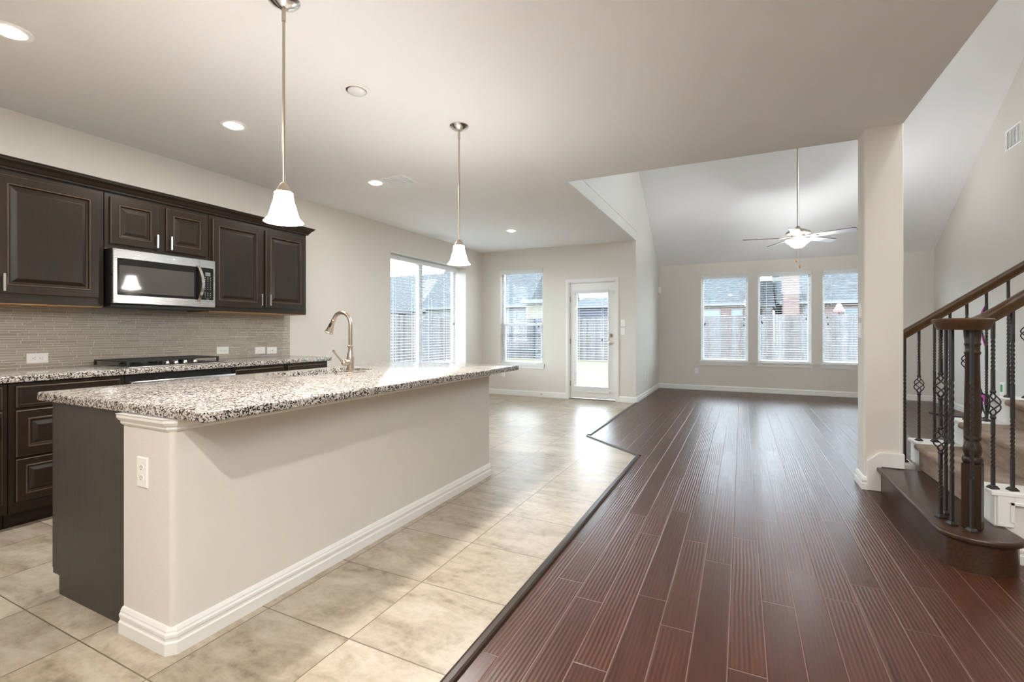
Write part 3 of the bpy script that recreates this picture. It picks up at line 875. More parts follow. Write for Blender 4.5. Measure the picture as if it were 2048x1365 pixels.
def register(name, label, f, u0, u1, v0, v1, n, vertical, group=None, sections=1):
    t = thing(name, label, 'vent', f((u0 + u1) / 2, (v0 + v1) / 2, 0), group)
    bm = nb(); panelled(bm, f, u0, u1, v0, v1, [(0, 0), (0, 0.003), (0.004, 0.008), (0.022, 0.008), (0.026, 0.002)])
    fs = [fc for fc in bm.faces if len(fc.verts) == 4 and all(abs((Vector(f(0, 0, 0.002)) - v.co).dot(Vector(f(0, 0, 1)) - Vector(f(0, 0, 0)))) < 1e-4 for v in fc.verts)]
    bmesh.ops.delete(bm, geom=fs, context='FACES')
    obj('frame', bm, 'plate', t)
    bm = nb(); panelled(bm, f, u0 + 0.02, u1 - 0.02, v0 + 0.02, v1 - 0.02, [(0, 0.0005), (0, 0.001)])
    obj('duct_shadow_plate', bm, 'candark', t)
    bm = nb()
    m = 0.026
    for k in range(n):
        if vertical:
            a = u0 + m + (u1 - u0 - 2 * m) * (k + 0.5) / n; hw = (u1 - u0 - 2 * m) / n * 0.24
            panelled(bm, f, a - hw, a + hw, v0 + m, v1 - m, [(0, 0.002), (0, 0.0075)])
        else:
            a = v0 + m + (v1 - v0 - 2 * m) * (k + 0.5) / n; hw = (v1 - v0 - 2 * m) / n * 0.24
            panelled(bm, f, u0 + m, u1 - m, a - hw, a + hw, [(0, 0.002), (0, 0.0075)])
    if sections > 1:
        for k in range(1, sections):
            a = u0 + (u1 - u0) * k / sections
            panelled(bm, f, a - 0.008, a + 0.008, v0 + m, v1 - m, [(0, 0.002), (0, 0.009)])
    obj('louvres', bm, 'plate', t)
    return t
register('air_vent', 'white air return vent high on the right wall above the stairs', fR, 7.64, 8.03, 3.44, 3.70, 10, True)
register('air_vent', 'white three-section air vent in the kitchen ceiling beside a lit downlight', lambda a, b, o: (a, b, CH - o), -3.285, -2.995, 3.70, 3.95, 9, False, sections=3)

# ------------------------------------------------------------------ ceiling lights
def downlight(label, x, y, lit=True, group='recessed ceiling lights', watts=CAN_W):
    t = thing('recessed_light', label, 'ceiling light', (x, y, CH), group)
    bm = nb(); lathe(bm, [(0.062, 0.0), (0.066, -0.008), (0.088, -0.007), (0.093, -0.0), (0.062, 0.0)], (x, y, CH), 36, cap=False)
    obj('trim_ring', bm, 'plate', t, True)
    bm = nb(); lathe(bm, [(0.064, -0.002), (0.063, -0.0005)], (x, y, CH), 32)
    obj('baffle', bm, 'candark' if not lit else 'plate', t)
    k = 1.0 if lit else 1.13
    bm = nb(); lathe(bm, [(0.048 * k, -0.003), (0.050 * k, -0.010 * k), (0.042 * k, -0.019 * k), (0.024 * k, -0.025 * k), (0.006 * k, -0.027 * k)], (x + (0 if lit else 0.006), y, CH), 28)
    obj('bulb', bm, 'bulb' if lit else 'bulbglass', t, True)
    if lit:
        add_light('downlight_lamp', 'AREA', (x, y, CH - 0.032), watts, WARM, t, shape='DISK', size=0.11)
    return t
downlight('lit recessed light at the top left corner above the big cabinet', -3.375, 1.055)
downlight('lit recessed light above the two small cabinets and microwave', -3.41, 2.265)
downlight('lit recessed light touching the ceiling vent', -3.40, 3.775)
downlight('lit recessed light over the breakfast nook before the back door', -3.15, 6.46, watts=3)
downlight('unlit recessed light with its bulb showing between the two pendants', -2.214, 2.28, False)
downlight('lit recessed light in the hall ceiling behind the viewer', -0.42, -0.4, watts=22)
downlight('lit recessed light in the kitchen ceiling behind the viewer', -3.38, -0.6)

def pendant(label, x, y, zb):
    t = thing('pendant_light', label, 'pendant light', (x, y, CH), 'pendant lights over the island')
    bm = nb(); lathe(bm, [(0.072, 0.0), (0.072, -0.006), (0.062, -0.016), (0.040, -0.030), (0.022, -0.038), (0.012, -0.042)], (x, y, CH), 32)
    obj('canopy', bm, 'chrome', t, True)
    zt = zb + 0.143
    bm = nb(); tube(bm, [(x, y, CH - 0.03), (x, y, zt + 0.03)], 0.0065, 12); lathe(bm, [(0.009, CH - 0.10), (0.009, CH - 0.035)], (x, y, 0), 12)
    obj('rod', bm, 'nickel', t, True)
    bm = nb(); lathe(bm, [(0.008, 0.042), (0.014, 0.036), (0.024, 0.020), (0.033, 0.004), (0.036, -0.004), (0.034, -0.006)], (x, y, zt), 28)
    obj('socket_cap', bm, 'nickel', t, True)
    bm = nb()
    pr = [(0.030, 0.143), (0.040, 0.136), (0.0405, 0.122), (0.044, 0.100), (0.053, 0.070), (0.060, 0.042), (0.067, 0.022), (0.078, 0.008), (0.086, 0.0)]
    lathe(bm, pr + [(r - 0.004, h) for r, h in pr[::-1]], (x, y, zb), 40, cap=False)
    obj('glass_shade', bm, 'shade', t, True)
    add_light('pendant_lamp', 'POINT', (x, y, zb + 0.03), PEND_W, WARM, t, shadow_soft_size=0.035)
    return t
pendant('lit white bell pendant nearest the viewer, before the right cabinets', -1.917, 1.515, 1.706)
pendant('lit white bell pendant over the far end of the island', -1.906, 3.014, 1.703)

t = thing('added_globe_pendant', 'white globe pendant added as unseen fill light in the hall behind the viewer', 'pendant light', (0.2, -0.95, CH))  # unseen lamp added to brighten the ceiling, island front and column
bm = nb(); lathe(bm, [(0.07, 0), (0.07, -0.01), (0.02, -0.03)], (0.2, -0.95, CH), 24); obj('canopy', bm, 'nickel', t, True)
bm = nb(); tube(bm, [(0.2, -0.95, CH - 0.02), (0.2, -0.95, 2.54)], 0.007, 10); obj('rod', bm, 'nickel', t, True)
bm = nb(); bmesh.ops.create_uvsphere(bm, u_segments=32, v_segments=20, radius=0.14, matrix=Matrix.Translation((0.2, -0.95, 2.41))); obj('globe', bm, 'globe', t, True)
dup(t, (1.1, -0.35, -0.55), 'white globe pendant added as unseen fill light, hanging lower in the hall behind the viewer')  # second added lamp, fills the right part of the ceiling and the column

ZD = ZT - 0.002
t = thing('dome_light', 'white dome light on the high stairwell ceiling behind the viewer', 'ceiling light', (2.1, 1.5, ZD))
bm = nb(); lathe(bm, [(0.20, 0), (0.21, -0.02), (0.19, -0.03)], (2.1, 1.5, ZD), 32); obj('base_ring', bm, 'nickel', t, True)
bm = nb(); lathe(bm, [(0.19, -0.03), (0.18, -0.06), (0.14, -0.095), (0.08, -0.115), (0.01, -0.12)], (2.1, 1.5, ZD), 32); obj('dome', bm, 'globe', t, True)

# ceiling fan
fx, fy, fz = 0.734, 8.0, 2.57
t = thing('ceiling_fan', 'five-blade ceiling fan with a lit glass bowl on a long rod', 'ceiling fan', (fx, fy, fz))
zc_ = ZF + SL * (YF - fy)
bm = nb(); tube(bm, [(fx, fy, zc_), (fx, fy, fz + 0.13)], 0.013, 14); obj('down_rod', bm, 'nickel', t, True)
bm = nb(); lathe(bm, [(0.02, -0.09), (0.05, -0.075), (0.075, -0.03), (0.08, 0.06)], (fx, fy, zc_), 24); obj('canopy', bm, 'nickel', t, True)
bm = nb(); lathe(bm, [(0.02, 0.165), (0.026, 0.15), (0.05, 0.125), (0.115, 0.105), (0.150, 0.085), (0.160, 0.065), (0.155, 0.050), (0.09, 0.035), (0.085, -0.01), (0.05, -0.03)], (fx, fy, fz), 40)
obj('motor_housing', bm, 'nickel', t, True)
vdir = math.atan2(fy, fx)
ax_view = Vector((math.cos(vdir), math.sin(vdir), 0))
tilt = Matrix.Identity(4)
phi0 = -0.45  # camera right direction angle in plan
cam_right = Vector((math.cos(TH), math.sin(TH), 0)); cam_fwd = Vector((-math.sin(TH), math.cos(TH), 0))
for ang in (45, 117, 189, 261, 333):
    a = math.radians(ang)
    d = Vector((math.cos(a), math.sin(a), 0))
    s = Vector((-d.y, d.x, 0))
    pitch_ = math.radians(11)
    def bp(r, w, h):
        off = d * r + s * (w * math.cos(pitch_)) + Vector((0, 0, -w * math.sin(pitch_) + h))
        return Vector((fx, fy, fz)) + (tilt @ off)
    out = [(0.20, -0.052), (0.30, -0.062), (0.62, -0.068), (0.70, -0.064), (0.728, -0.045), (0.728, 0.045), (0.70, 0.064), (0.62, 0.068), (0.30, 0.062), (0.20, 0.052)]
    bm = nb()
    A = [bm.verts.new(bp(r, w, 0.004)) for r, w in out]; B = [bm.verts.new(bp(r, w, -0.004)) for r, w in out]
    f1 = bm.faces.new(A); f1.material_index = 1
    bm.faces.new(B[::-1])
    for k in range(len(out)):
        q = bm.faces.new((A[k], A[(k + 1) % len(out)], B[(k + 1) % len(out)], B[k])); q.material_index = 1
    bl_ = obj('fan_blade', bm, ['bladewhite', 'bladeedge'], t)
    bm = nb()
    o2 = [(0.07, -0.012), (0.15, -0.016), (0.20, -0.034), (0.25, -0.030), (0.27, 0), (0.25, 0.030), (0.20, 0.034), (0.15, 0.016), (0.07, 0.012)]
    A = [bm.verts.new(bp(r, w, -0.005 + (0.012 if r < 0.16 else 0))) for r, w in o2]; B = [bm.verts.new(bp(r, w, -0.010 + (0.012 if r < 0.16 else 0))) for r, w in o2]
    bm.faces.new(A); bm.faces.new(B[::-1])
    for k in range(len(o2)): bm.faces.new((A[k], A[(k + 1) % len(o2)], B[(k + 1) % len(o2)], B[k]))
    obj('blade_bracket', bm, 'nickel', bl_)
bm = nb(); lathe(bm, [(0.045, -0.025), (0.03, -0.032), (0.012, -0.036), (0.012, -0.155)], (fx, fy, fz), 32); obj('light_fitter', bm, 'nickel', t, True)
bm = nb(); pr = [(0.165, -0.042), (0.160, -0.055), (0.140, -0.075), (0.110, -0.095), (0.085, -0.125), (0.055, -0.147), (0.012, -0.157)]
lathe(bm, pr, (fx, fy, fz), 40, cap=False)
obj('glass_bowl', bm, 'bowl', t, True)
bm = nb(); lathe(bm, [(0.005, -0.178), (0.012, -0.172), (0.008, -0.165), (0.022, -0.157), (0.024, -0.152)], (fx, fy, fz), 20); obj('finial', bm, 'nickel', t, True)
bm = nb(); tube(bm, [(fx - 0.02, fy - 0.02, fz - 0.13), (fx - 0.02, fy - 0.02, fz - 0.315)], 0.0016, 6); tube(bm, [(fx + 0.02, fy - 0.02, fz - 0.13), (fx + 0.02, fy - 0.02, fz - 0.40)], 0.0016, 6)
obj('pull_chains', bm, 'nickel', t)
for dx, dz in ((-0.02, -0.34), (0.02, -0.425)):
    bm = nb(); lathe(bm, [(0.004, 0.03), (0.009, 0.018), (0.010, -0.006), (0.006, -0.022), (0.002, -0.026)], (fx + dx, fy - 0.02, fz + dz), 12); obj('pull_knob', bm, 'knobwood', t, True)
add_light('fan_lamp', 'POINT', (fx + 0.03, fy - 0.02, fz - 0.048), FAN_W, (0.94, 0.97, 1.0), t, shadow_soft_size=0.08)

# ------------------------------------------------------------------ kitchen wall: cabinets
XU = -4.25; XB = -3.95
fU = lambda u, v, w: (XU + w, u, v)
fB = lambda u, v, w: (XB + w, u, v)
RAISED = [(0, 0.001), (0, 0.015), (0.005, 0.020), (0.050, 0.020), (0.053, 0.0225), (0.060, 0.0225), (0.066, 0.012), (0.074, 0.010), (0.098, 0.019), (0.102, 0.0195)]
SLABF = [(0, 0.001), (0, 0.014), (0.006, 0.020), (0.018, 0.020), (0.021, 0.018), (0.026, 0.018)]
def door_panel(name, f, u0, u1, v0, v1, parent, handle=None, rings=RAISED):
    bm = nb()
    sc = 1.0
    if rings is RAISED and min(u1 - u0, v1 - v0) < 0.27: sc = 0.8
    panelled(bm, f, u0, u1, v0, v1, [(a * sc, b) for a, b in rings], worn_glint=(2, 5) if rings is RAISED else (2,))
    o = obj(name, bm, ['cab', 'worn_glint'], parent)
    if handle:
        hu, h0, h1 = handle
        bm = nb()
        def hb(a0, a1, b0, b1, w0, w1):
            pts = [bm.verts.new(f(a, b, w)) for a in (a0, a1) for b in (b0, b1) for w in (w0, w1)]
            for q in ((0, 1, 3, 2), (4, 6, 7, 5), (0, 4, 5, 1), (2, 3, 7, 6), (0, 2, 6, 4), (1, 5, 7, 3)): bm.faces.new([pts[i] for i in q])
        hb(hu - 0.006, hu + 0.006, h0, h1, 0.040, 0.050)
        hb(hu - 0.005, hu + 0.005, h0 + 0.008, h0 + 0.018, 0.019, 0.040); hb(hu - 0.005, hu + 0.005, h1 - 0.018, h1 - 0.008, 0.019, 0.040)
        obj('handle', bm, 'chrome', o)
    return o

def upper(label, y0, y1, z0, z1, doors):
    t = thing('wall_cabinet', label, 'cabinet', (XL, (y0 + y1) / 2, z0))
    bm = nb(); bx(bm, XL + 0.002, y0 + 0.001, z0, XU, y1 - 0.001, z1)
    obj('cabinet_body', bm, 'cab', t)
    bm = nb(); bx(bm, XL + 0.012, y0 + 0.004, z0 - 0.006, XU - 0.004, y1 - 0.004, z0)
    obj('underside', bm, 'rawwood', t)
    for (a, b, c, d, h) in doors: door_panel('door', fU, a, b, c, d, t, h)
    return t
ZU0, ZU1 = 1.382, 2.262
upper('tall dark wall cabinet with one big raised-panel door left of the microwave', 0.66, 1.828, ZU0, ZU1,
      [(0.70, 1.235, 1.445, 2.205, None), (1.258, 1.795, 1.445, 2.205, (1.291, 1.456, 1.568))])
upper('dark two-door wall cabinet right above the microwave', 1.832, 2.592, 1.822, ZU1,
      [(1.864, 2.186, 1.856, 2.208, (2.167, 1.868, 1.974)), (2.244, 2.565, 1.856, 2.208, (2.270, 1.868, 1.978))])
upper('dark two-door wall cabinet at the right end, behind the near pendant', 2.596, 3.636, ZU0, ZU1,
      [(2.622, 3.100, 1.426, 2.205, (3.083, 1.452, 1.567)), (3.142, 3.607, 1.436, 2.200, (3.176, 1.455, 1.568))])
bm = nb()
CP = [(0, ZU1 - 0.020), (0.018, ZU1 - 0.020), (0.020, ZU1 - 0.008), (0.026, ZU1 - 0.004), (0.040, ZU1 + 0.018), (0.058, ZU1 + 0.032), (0.062, ZU1 + 0.044), (0.068, ZU1 + 0.046), (0.068, ZU1 + 0.052), (0, ZU1 + 0.052)]
sweep(bm, CP, [(XU, 0.66), (XU, 3.636), (XL + 0.01, 3.636)])
tag(obj('crown_molding', bm, 'cab'), 'dark crown molding running along the tops of the wall cabinets', 'molding')

def base_unit(label, y0, y1, fronts, end=False):
    t = thing('base_cabinet', label, 'cabinet', (XL, (y0 + y1) / 2, 0))
    bm = nb(); bx(bm, XL + 0.002, y0 + 0.001, 0.10, XB, y1 - 0.001, 0.888)
    obj('cabinet_body', bm, 'cab', t)
    bm = nb(); bx(bm, XL + 0.002, y0 + 0.001, 0.0, XB - 0.07, y1 - 0.001, 0.10)
    obj('toe_kick', bm, 'cab', t)
    for (nm, a, b, c, d, h, rg) in fronts: door_panel(nm, fB, a, b, c, d, t, h, rg)
    return t
base_unit('dark base cabinet at the left picture edge with a bar pull', 0.60, 1.225,
          [('drawer', 0.63, 1.20, 0.735, 0.866, None, SLABF), ('door', 0.63, 1.20, 0.166, 0.719, (1.178, 0.56, 0.69), RAISED)])
base_unit('dark base cabinet with a stack of three drawers left of the oven', 1.228, 1.822,
          [('drawer', 1.258, 1.790, 0.735, 0.866, None, SLABF), ('drawer', 1.258, 1.790, 0.438, 0.719, None, RAISED), ('drawer', 1.258, 1.790, 0.166, 0.423, None, RAISED)])
base_unit('dark base cabinet with one drawer front right of the oven', 2.612, 3.130,
          [('drawer', 2.632, 3.110, 0.735, 0.866, None, SLABF), ('door', 2.632, 3.110, 0.166, 0.719, None, RAISED)])
base_unit('dark base cabinet with one drawer front at the right end of the counter', 3.134, 3.650,
          [('drawer', 3.160, 3.610, 0.735, 0.866, None, SLABF), ('door', 3.160, 3.610, 0.166, 0.719, None, RAISED)])

t = thing('built_in_oven', 'black built-in oven with a stainless bar handle below the cooktop', 'oven', (XL, 2.217, 0))
bm = nb(); bx(bm, XL + 0.05, 1.826, 0.06, XB, 2.608, 0.886); bx(bm, XL + 0.05, 1.826, 0.0, XB - 0.07, 2.608, 0.06); obj('oven_body', bm, 'black', t)
bm = nb(); bx(bm, XB, 1.832, 0.20, XB + 0.025, 2.602, 0.80); bevel_all(bm, 0.003, 1); od = obj('oven_door', bm, 'blackglass', t)
bm = nb()
prism(bm, [(1.842, 0.812), (2.598, 0.812), (2.604, 0.818), (2.604, 0.842), (1.852, 0.842), (1.836, 0.834), (1.836, 0.818)], 0, XB + 0.045, XB + 0.060)
bx(bm, XB, 1.845, 0.815, XB + 0.046, 1.875, 0.838); bx(bm, XB, 2.565, 0.815, XB + 0.046, 2.595, 0.838)
bevel_all(bm, 0.004, 2)
obj('handle', bm, 'steel', t, True)

# counters
def slab(bm, outer, z0, z1, hole=None, be=0.006):
    def loop(pts, z):
        vs = [bm.verts.new((x, y, z)) for x, y in pts]
        return vs, [bm.edges.new((vs[i], vs[(i + 1) % len(vs)])) for i in range(len(vs))]
    for z in (z0, z1):
        vo, eo = loop(outer, z)
        if hole:
            vh, eh = loop(hole, z)
            bmesh.ops.triangle_fill(bm, use_beauty=True, use_dissolve=False, edges=eo + eh)
        else:
            bm.faces.new(vo)
        if z == z0: A, HA = vo, (vh if hole else None)
        else: B, HB = vo, (vh if hole else None)
    n = len(A)
    for i in range(n): bm.faces.new((A[i], A[(i + 1) % n], B[(i + 1) % n], B[i]))
    if hole:
        n = len(HA)
        for i in range(n): bm.faces.new((HA[i], HA[(i + 1) % n], HB[(i + 1) % n], HB[i]))
    bmesh.ops.recalc_face_normals(bm, faces=bm.faces)
    if be:
        outs = set(A + B)
        es = [e for e in bm.edges if len(e.link_faces) == 2 and e.verts[0] in outs and e.verts[1] in outs and e.calc_face_angle(0) > 1.2 and abs(e.verts[0].co.z - e.verts[1].co.z) < 1e-4]
        bmesh.ops.bevel(bm, geom=es, offset=be, segments=3, profile=0.5, affect='EDGES')

def rrect(x0, y0, x1, y1, r, n=5):
    P = []
    for cx, cy, a0 in ((x1 - r, y1 - r, 0), (x0 + r, y1 - r, 90), (x0 + r, y0 + r, 180), (x1 - r, y0 + r, 270)):
        for k in range(n + 1):
            a = math.radians(a0 + 90 * k / n)
            P.append((cx + r * math.cos(a), cy + r * math.sin(a)))
    return P
bm = nb(); slab(bm, rrect(XL + 0.003, 0.60, -3.925, 3.700, 0.02, 3), 0.890, 0.930)
tag(obj('granite_countertop', bm, 'granite', smooth=True), 'speckled granite countertop along the kitchen wall under the cooktop', 'countertop')
bm = nb(); bx(bm, XL, 0.60, 0.930, XL + 0.010, 3.690, ZU0 - 0.002)
struct('wall_backsplash', bm, 'mosaic')

# microwave
XM = -4.15
t = thing('microwave_oven', 'stainless over-range microwave under the two small cabinets', 'microwave', (XL, 2.217, 1.41))
bm = nb(); bx(bm, XL + 0.004, 1.842, 1.405, XM - 0.03, 2.592, 1.815); obj('case', bm, 'black', t)
bm = nb(); bx(bm, XL + 0.05, 1.85, 1.385, XM - 0.05, 2.585, 1.405); obj('vent_base', bm, 'castiron', t)
fM = lambda u, v, w: (XM - 0.03 + w, u, v)
bm = nb(); panelled(bm, fM, 1.842, 2.462, 1.408, 1.815, [(0, 0.0), (0, 0.026), (0.004, 0.030)]); mdoor = obj('door', bm, 'steel', t)
bm = nb(); panelled(bm, fM, 2.464, 2.593, 1.408, 1.815, [(0, 0.0), (0, 0.026), (0.004, 0.030)]); mpan = obj('control_panel', bm, 'steel', t)
def rplate(bm, u0, u1, v0, v1, w0, w1, r):
    P = rrect(u0, v0, u1, v1, r, 4)
    A = [bm.verts.new(fM(a, b, w0)) for a, b in P]; B = [bm.verts.new(fM(a, b, w1)) for a, b in P]
    bm.faces.new(A); bm.faces.new(B[::-1])
    for i in range(len(P)): bm.faces.new((A[i], A[(i + 1) % len(P)], B[(i + 1) % len(P)], B[i]))
bm = nb(); rplate(bm, 1.868, 2.462, 1.470, 1.746, 0.029, 0.0315, 0.008); obj('door_glass', bm, 'blackglass', mdoor)
bm = nb(); rplate(bm, 1.880, 2.412, 1.491, 1.694, 0.0312, 0.0322, 0.004); obj('screened_window', bm, 'meshglass', mdoor)
bm = nb(); pts = []
for k in range(13):
    q = k / 12
    pts.append((XM + 0.006 + 0.040 * math.sin(q * PI) ** 0.7, 2.440 + 0.022 * math.sin(q * PI), 1.452 + 0.306 * q))
for k in range(13):
    c = pts[k]; w = 0.0125
    pass
rows = [[bm.verts.new((x - 0.004, y - 0.0125, z)), bm.verts.new((x + 0.004, y - 0.011, z)), bm.verts.new((x + 0.004, y + 0.011, z)), bm.verts.new((x - 0.004, y + 0.0125, z))] for x, y, z in pts]
for a_, b_ in zip(rows, rows[1:]):
    for k in range(4): bm.faces.new((a_[k], a_[(k + 1) % 4], b_[(k + 1) % 4], b_[k]))
bm.faces.new(rows[0]); bm.faces.new(rows[-1][::-1])
obj('handle', bm, 'chrome', mdoor, True)
bm = nb(); rplate(bm, 2.464, 2.574, 1.470, 1.746, 0.029, 0.0315, 0.008); obj('control_glass', bm, 'blackglass', mpan)
bm = nb(); rplate(bm, 2.505, 2.548, 1.677, 1.708, 0.0312, 0.0322, 0.002); obj('display', bm, 'display', mpan)
bm = nb()
for r in range(11):
    for c in range(3):
        if r in (7,): continue
        u = 2.504 + c * 0.0225; v = 1.662 - r * 0.0165
        hw = 0.0042 if r in (0, 1, 8, 9) else 0.0022
        panelled(bm, fM, u - hw, u + hw, v - 0.0016, v + 0.0016, [(0, 0.0312), (0, 0.0320)])
panelled(bm, fM, 2.512, 2.538, 1.479, 1.4815, [(0, 0.0312), (0, 0.0320)])
obj('key_markings', bm, 'marking', mpan)
cu = bpy.data.curves.new('logo_curve', 'FONT'); cu.body = 'Whirlpool'; cu.size = 0.021; cu.extrude = 0.0008; cu.align_x = 'CENTER'; cu.shear = 0.25
tmp = bpy.data.objects.new('logo_curve', cu); C.objects.link(tmp)
bpy.context.view_layer.update()
lme = bpy.data.meshes.new_from_object(tmp.evaluated_get(bpy.context.evaluated_depsgraph_get()))
bpy.data.objects.remove(tmp)
lme.materials.clear(); lme.materials.append(M['chrome'])
lo = bpy.data.objects.new('logo_lettering', lme)
C.objects.link(lo)
lo.parent = mdoor
lo.matrix_basis = Matrix.Translation((XM + 0.0012, 2.232, 1.775)) @ Matrix.Rotation(PI / 2, 4, 'Z') @ Matrix.Rotation(PI / 2, 4, 'X')
bm = nb(); pts = [(XM + 0.0012, 2.232 + 0.030 * math.cos(a), 1.776 + 0.013 * math.sin(a) + 0.25 * 0.030 * math.cos(a) * 0.5) for a in [x * 0.2 - 2.6 for x in range(22)]]
tube(bm, pts, [0.0004 + 0.0010 * math.sin(PI * k / 21) for k in range(22)], 6); obj('logo_swoosh', bm, 'chrome', mdoor)

# cooktop
t = thing('gas_cooktop', 'black gas cooktop with iron grates and four visible knobs', 'cooktop', (-4.24, 2.23, 0.93))
bm = nb(); slab(bm, rrect(-4.50, 1.862, -3.985, 2.602, 0.015, 3), 0.930, 0.940, be=0.003); obj('base_tray', bm, 'steel', t)
bm = nb(); slab(bm, rrect(-4.485, 1.878, -4.005, 2.588, 0.02, 3), 0.9401, 0.943, be=0.0); obj('black_deck', bm, 'black', t)
for (cx, cy, r) in ((-4.36, 2.02, 0.042), (-4.36, 2.44, 0.042), (-4.14, 1.99, 0.036), (-4.36, 2.23, 0.050)):
    bm = nb(); lathe(bm, [(r, 0.943), (r, 0.952), (r * 0.8, 0.953), (r * 0.8, 0.960), (r * 0.6, 0.963)], (cx, cy, 0), 24); obj('burner', bm, 'castiron', t, True)
def grate(y0, y1, x0, x1):
    bm = nb(); z = 0.972; h = 0.012; b = 0.006
    for y in (y0 + b, y1 - b): bx(bm, x0, y - b, z, x1, y + b, z + h)
    for x in (x0 + b, x1 - b): bx(bm, x - b, y0 + 2 * b, z, x + b, y1 - 2 * b, z + h)
    n = 9
    for k in range(1, n):
        x = x0 + (x1 - x0) * k / n
        bx(bm, x - 0.005, y0 + 2 * b, z, x + 0.005, y1 - 2 * b, z + h)
    ym = (y0 + y1) / 2
    bx(bm, x0 + 2 * b, ym - 0.006, z + 0.001, x1 - 2 * b, ym + 0.006, z + h + 0.001)
    for x in (x0 + b, x1 - b):
        for y in (y0 + b, y1 - b): bx(bm, x - 0.007, y - 0.007, 0.943, x + 0.007, y + 0.007, z)
    return obj('grate', bm, 'castiron', t)
grate(1.868, 2.112, -4.485, -4.015); grate(2.114, 2.358, -4.485, -4.115); grate(2.360, 2.600, -4.485, -4.115)
for ky in (2.155, 2.222, 2.290, 2.365):
    bm = nb(); lathe(bm, [(0.019, 0.943), (0.020, 0.948), (0.016, 0.955), (0.0155, 0.966), (0.012, 0.968)], (-4.06, ky, 0), 20); bx(bm, -4.075, ky - 0.003, 0.966, -4.045, ky + 0.003, 0.974)
    obj('knob', bm, 'chrome', t, True)

# ------------------------------------------------------------------ island
IX0, IX1, IY0, IY1 = -2.865, -1.905, 1.030, 3.480
t = thing('kitchen_island', 'long cream island half wall with white trim and baseboard', 'island', ((-2.24 + IX1) / 2, (IY0 + IY1) / 2, 0))
bm = nb(); bx(bm, -2.225, IY0 - 0.006, 0, IX1 + 0.006, IY1 + 0.006, 0.874)
bmesh.ops.recalc_face_normals(bm, faces=bm.faces)
es = [e for e in bm.edges if abs(e.verts[0].co.z - e.verts[1].co.z) > 0.5 and e.verts[0].co.x > -2]
bmesh.ops.bevel(bm, geom=es, offset=0.02, segments=5, profile=0.5, affect='EDGES')
obj('half_wall', bm, 'wall', t, True)
path = [(-2.225, IY0 - 0.006), (IX1 - 0.012, IY0 - 0.006), (IX1 + 0.006, IY0 + 0.012), (IX1 + 0.006, IY1 - 0.012), (IX1 - 0.012, IY1 + 0.006), (-2.225, IY1 + 0.006)]
bm = nb(); sweep(bm, BP, path); obj('baseboard', bm, 'white', t)
TP = [(0, 0.826), (0.006, 0.826), (0.012, 0.834), (0.012, 0.842), (0.018, 0.846), (0.026, 0.858), (0.026, 0.868), (0.030, 0.8735), (0, 0.8735)]
bm = nb(); sweep(bm, TP, path); obj('top_trim', bm, 'white', t)
t = thing('island_cabinet', 'dark brown island cabinet end panel behind the cream half wall', 'cabinet', (-2.55, 2.25, 0))
bm = nb(); prism(bm, [(-2.226, 0), (-2.800, 0), (-2.800, 0.085), (-2.860, 0.085), (-2.860, 0.874), (-2.226, 0.874)], 1, IY0 + 0.008, IY0 + 0.026); obj('end_panel', bm, 'cabside', t)
bm = nb(); prism(bm, [(-2.226, 0), (-2.790, 0), (-2.790, 0.10), (-2.860, 0.10), (-2.860, 0.60), (-2.226, 0.60)], 1, IY0 + 0.026, IY1); obj('cabinet_body', bm, 'cab', t)
bm = nb(); bx(bm, -2.860, IY0 + 0.026, 0.60, -2.853, IY1, 0.873); obj('front_rail', bm, 'cab', t)
n = 4
for k in range(n):
    a = IY0 + 0.012 + (IY1 - IY0 - 0.02) * k / n; b = IY0 + 0.012 + (IY1 - IY0 - 0.02) * (k + 1) / n - 0.02
    bm = nb(); panelled(bm, lambda u, v, w: (-2.861 - w, u, v), a, b, 0.105, 0.862, RAISED); obj('door', bm, ['cab', 'worn_glint'], t)
SX0, SX1, SY0, SY1 = -2.838, -2.500, 2.085, 2.770
bm = nb(); slab(bm, rrect(-2.975, 1.016, -1.690, 3.627, 0.022, 4), 0.874, 0.914, rrect(SX0, SY0, SX1, SY1, 0.05, 5), be=0.008)
tag(obj('granite_countertop', bm, 'granite', smooth=True), 'large speckled granite island countertop with the sink cut into it', 'countertop')
t = thing('kitchen_sink', 'stainless undermount sink in the island countertop', 'sink', ((SX0 + SX1) / 2, (SY0 + SY1) / 2, 0.66))
bm = nb()
rs = [(0.012, 0.8738), (-0.004, 0.8738), (-0.006, 0.84), (-0.018, 0.70), (-0.045, 0.672), (-0.10, 0.668)]
prev = None
for o_, z in rs:
    P = rrect(SX0 - o_, SY0 - o_, SX1 + o_, SY1 + o_, max(0.02, 0.05 + o_), 5)
    R = [bm.verts.new((x, y, z)) for x, y in P]
    if prev:
        for i in range(len(R)): bm.faces.new((prev[i], prev[(i + 1) % len(R)], R[(i + 1) % len(R)], R[i]))
    prev = R
bm.faces.new(prev)
obj('basin', bm, 'steel', t, True)
bm = nb(); lathe(bm, [(0.045, 0.668), (0.043, 0.671), (0.03, 0.6705)], ((SX0 + SX1) / 2, (SY0 + SY1) / 2, 0), 24); obj('drain', bm, 'chrome', t, True)

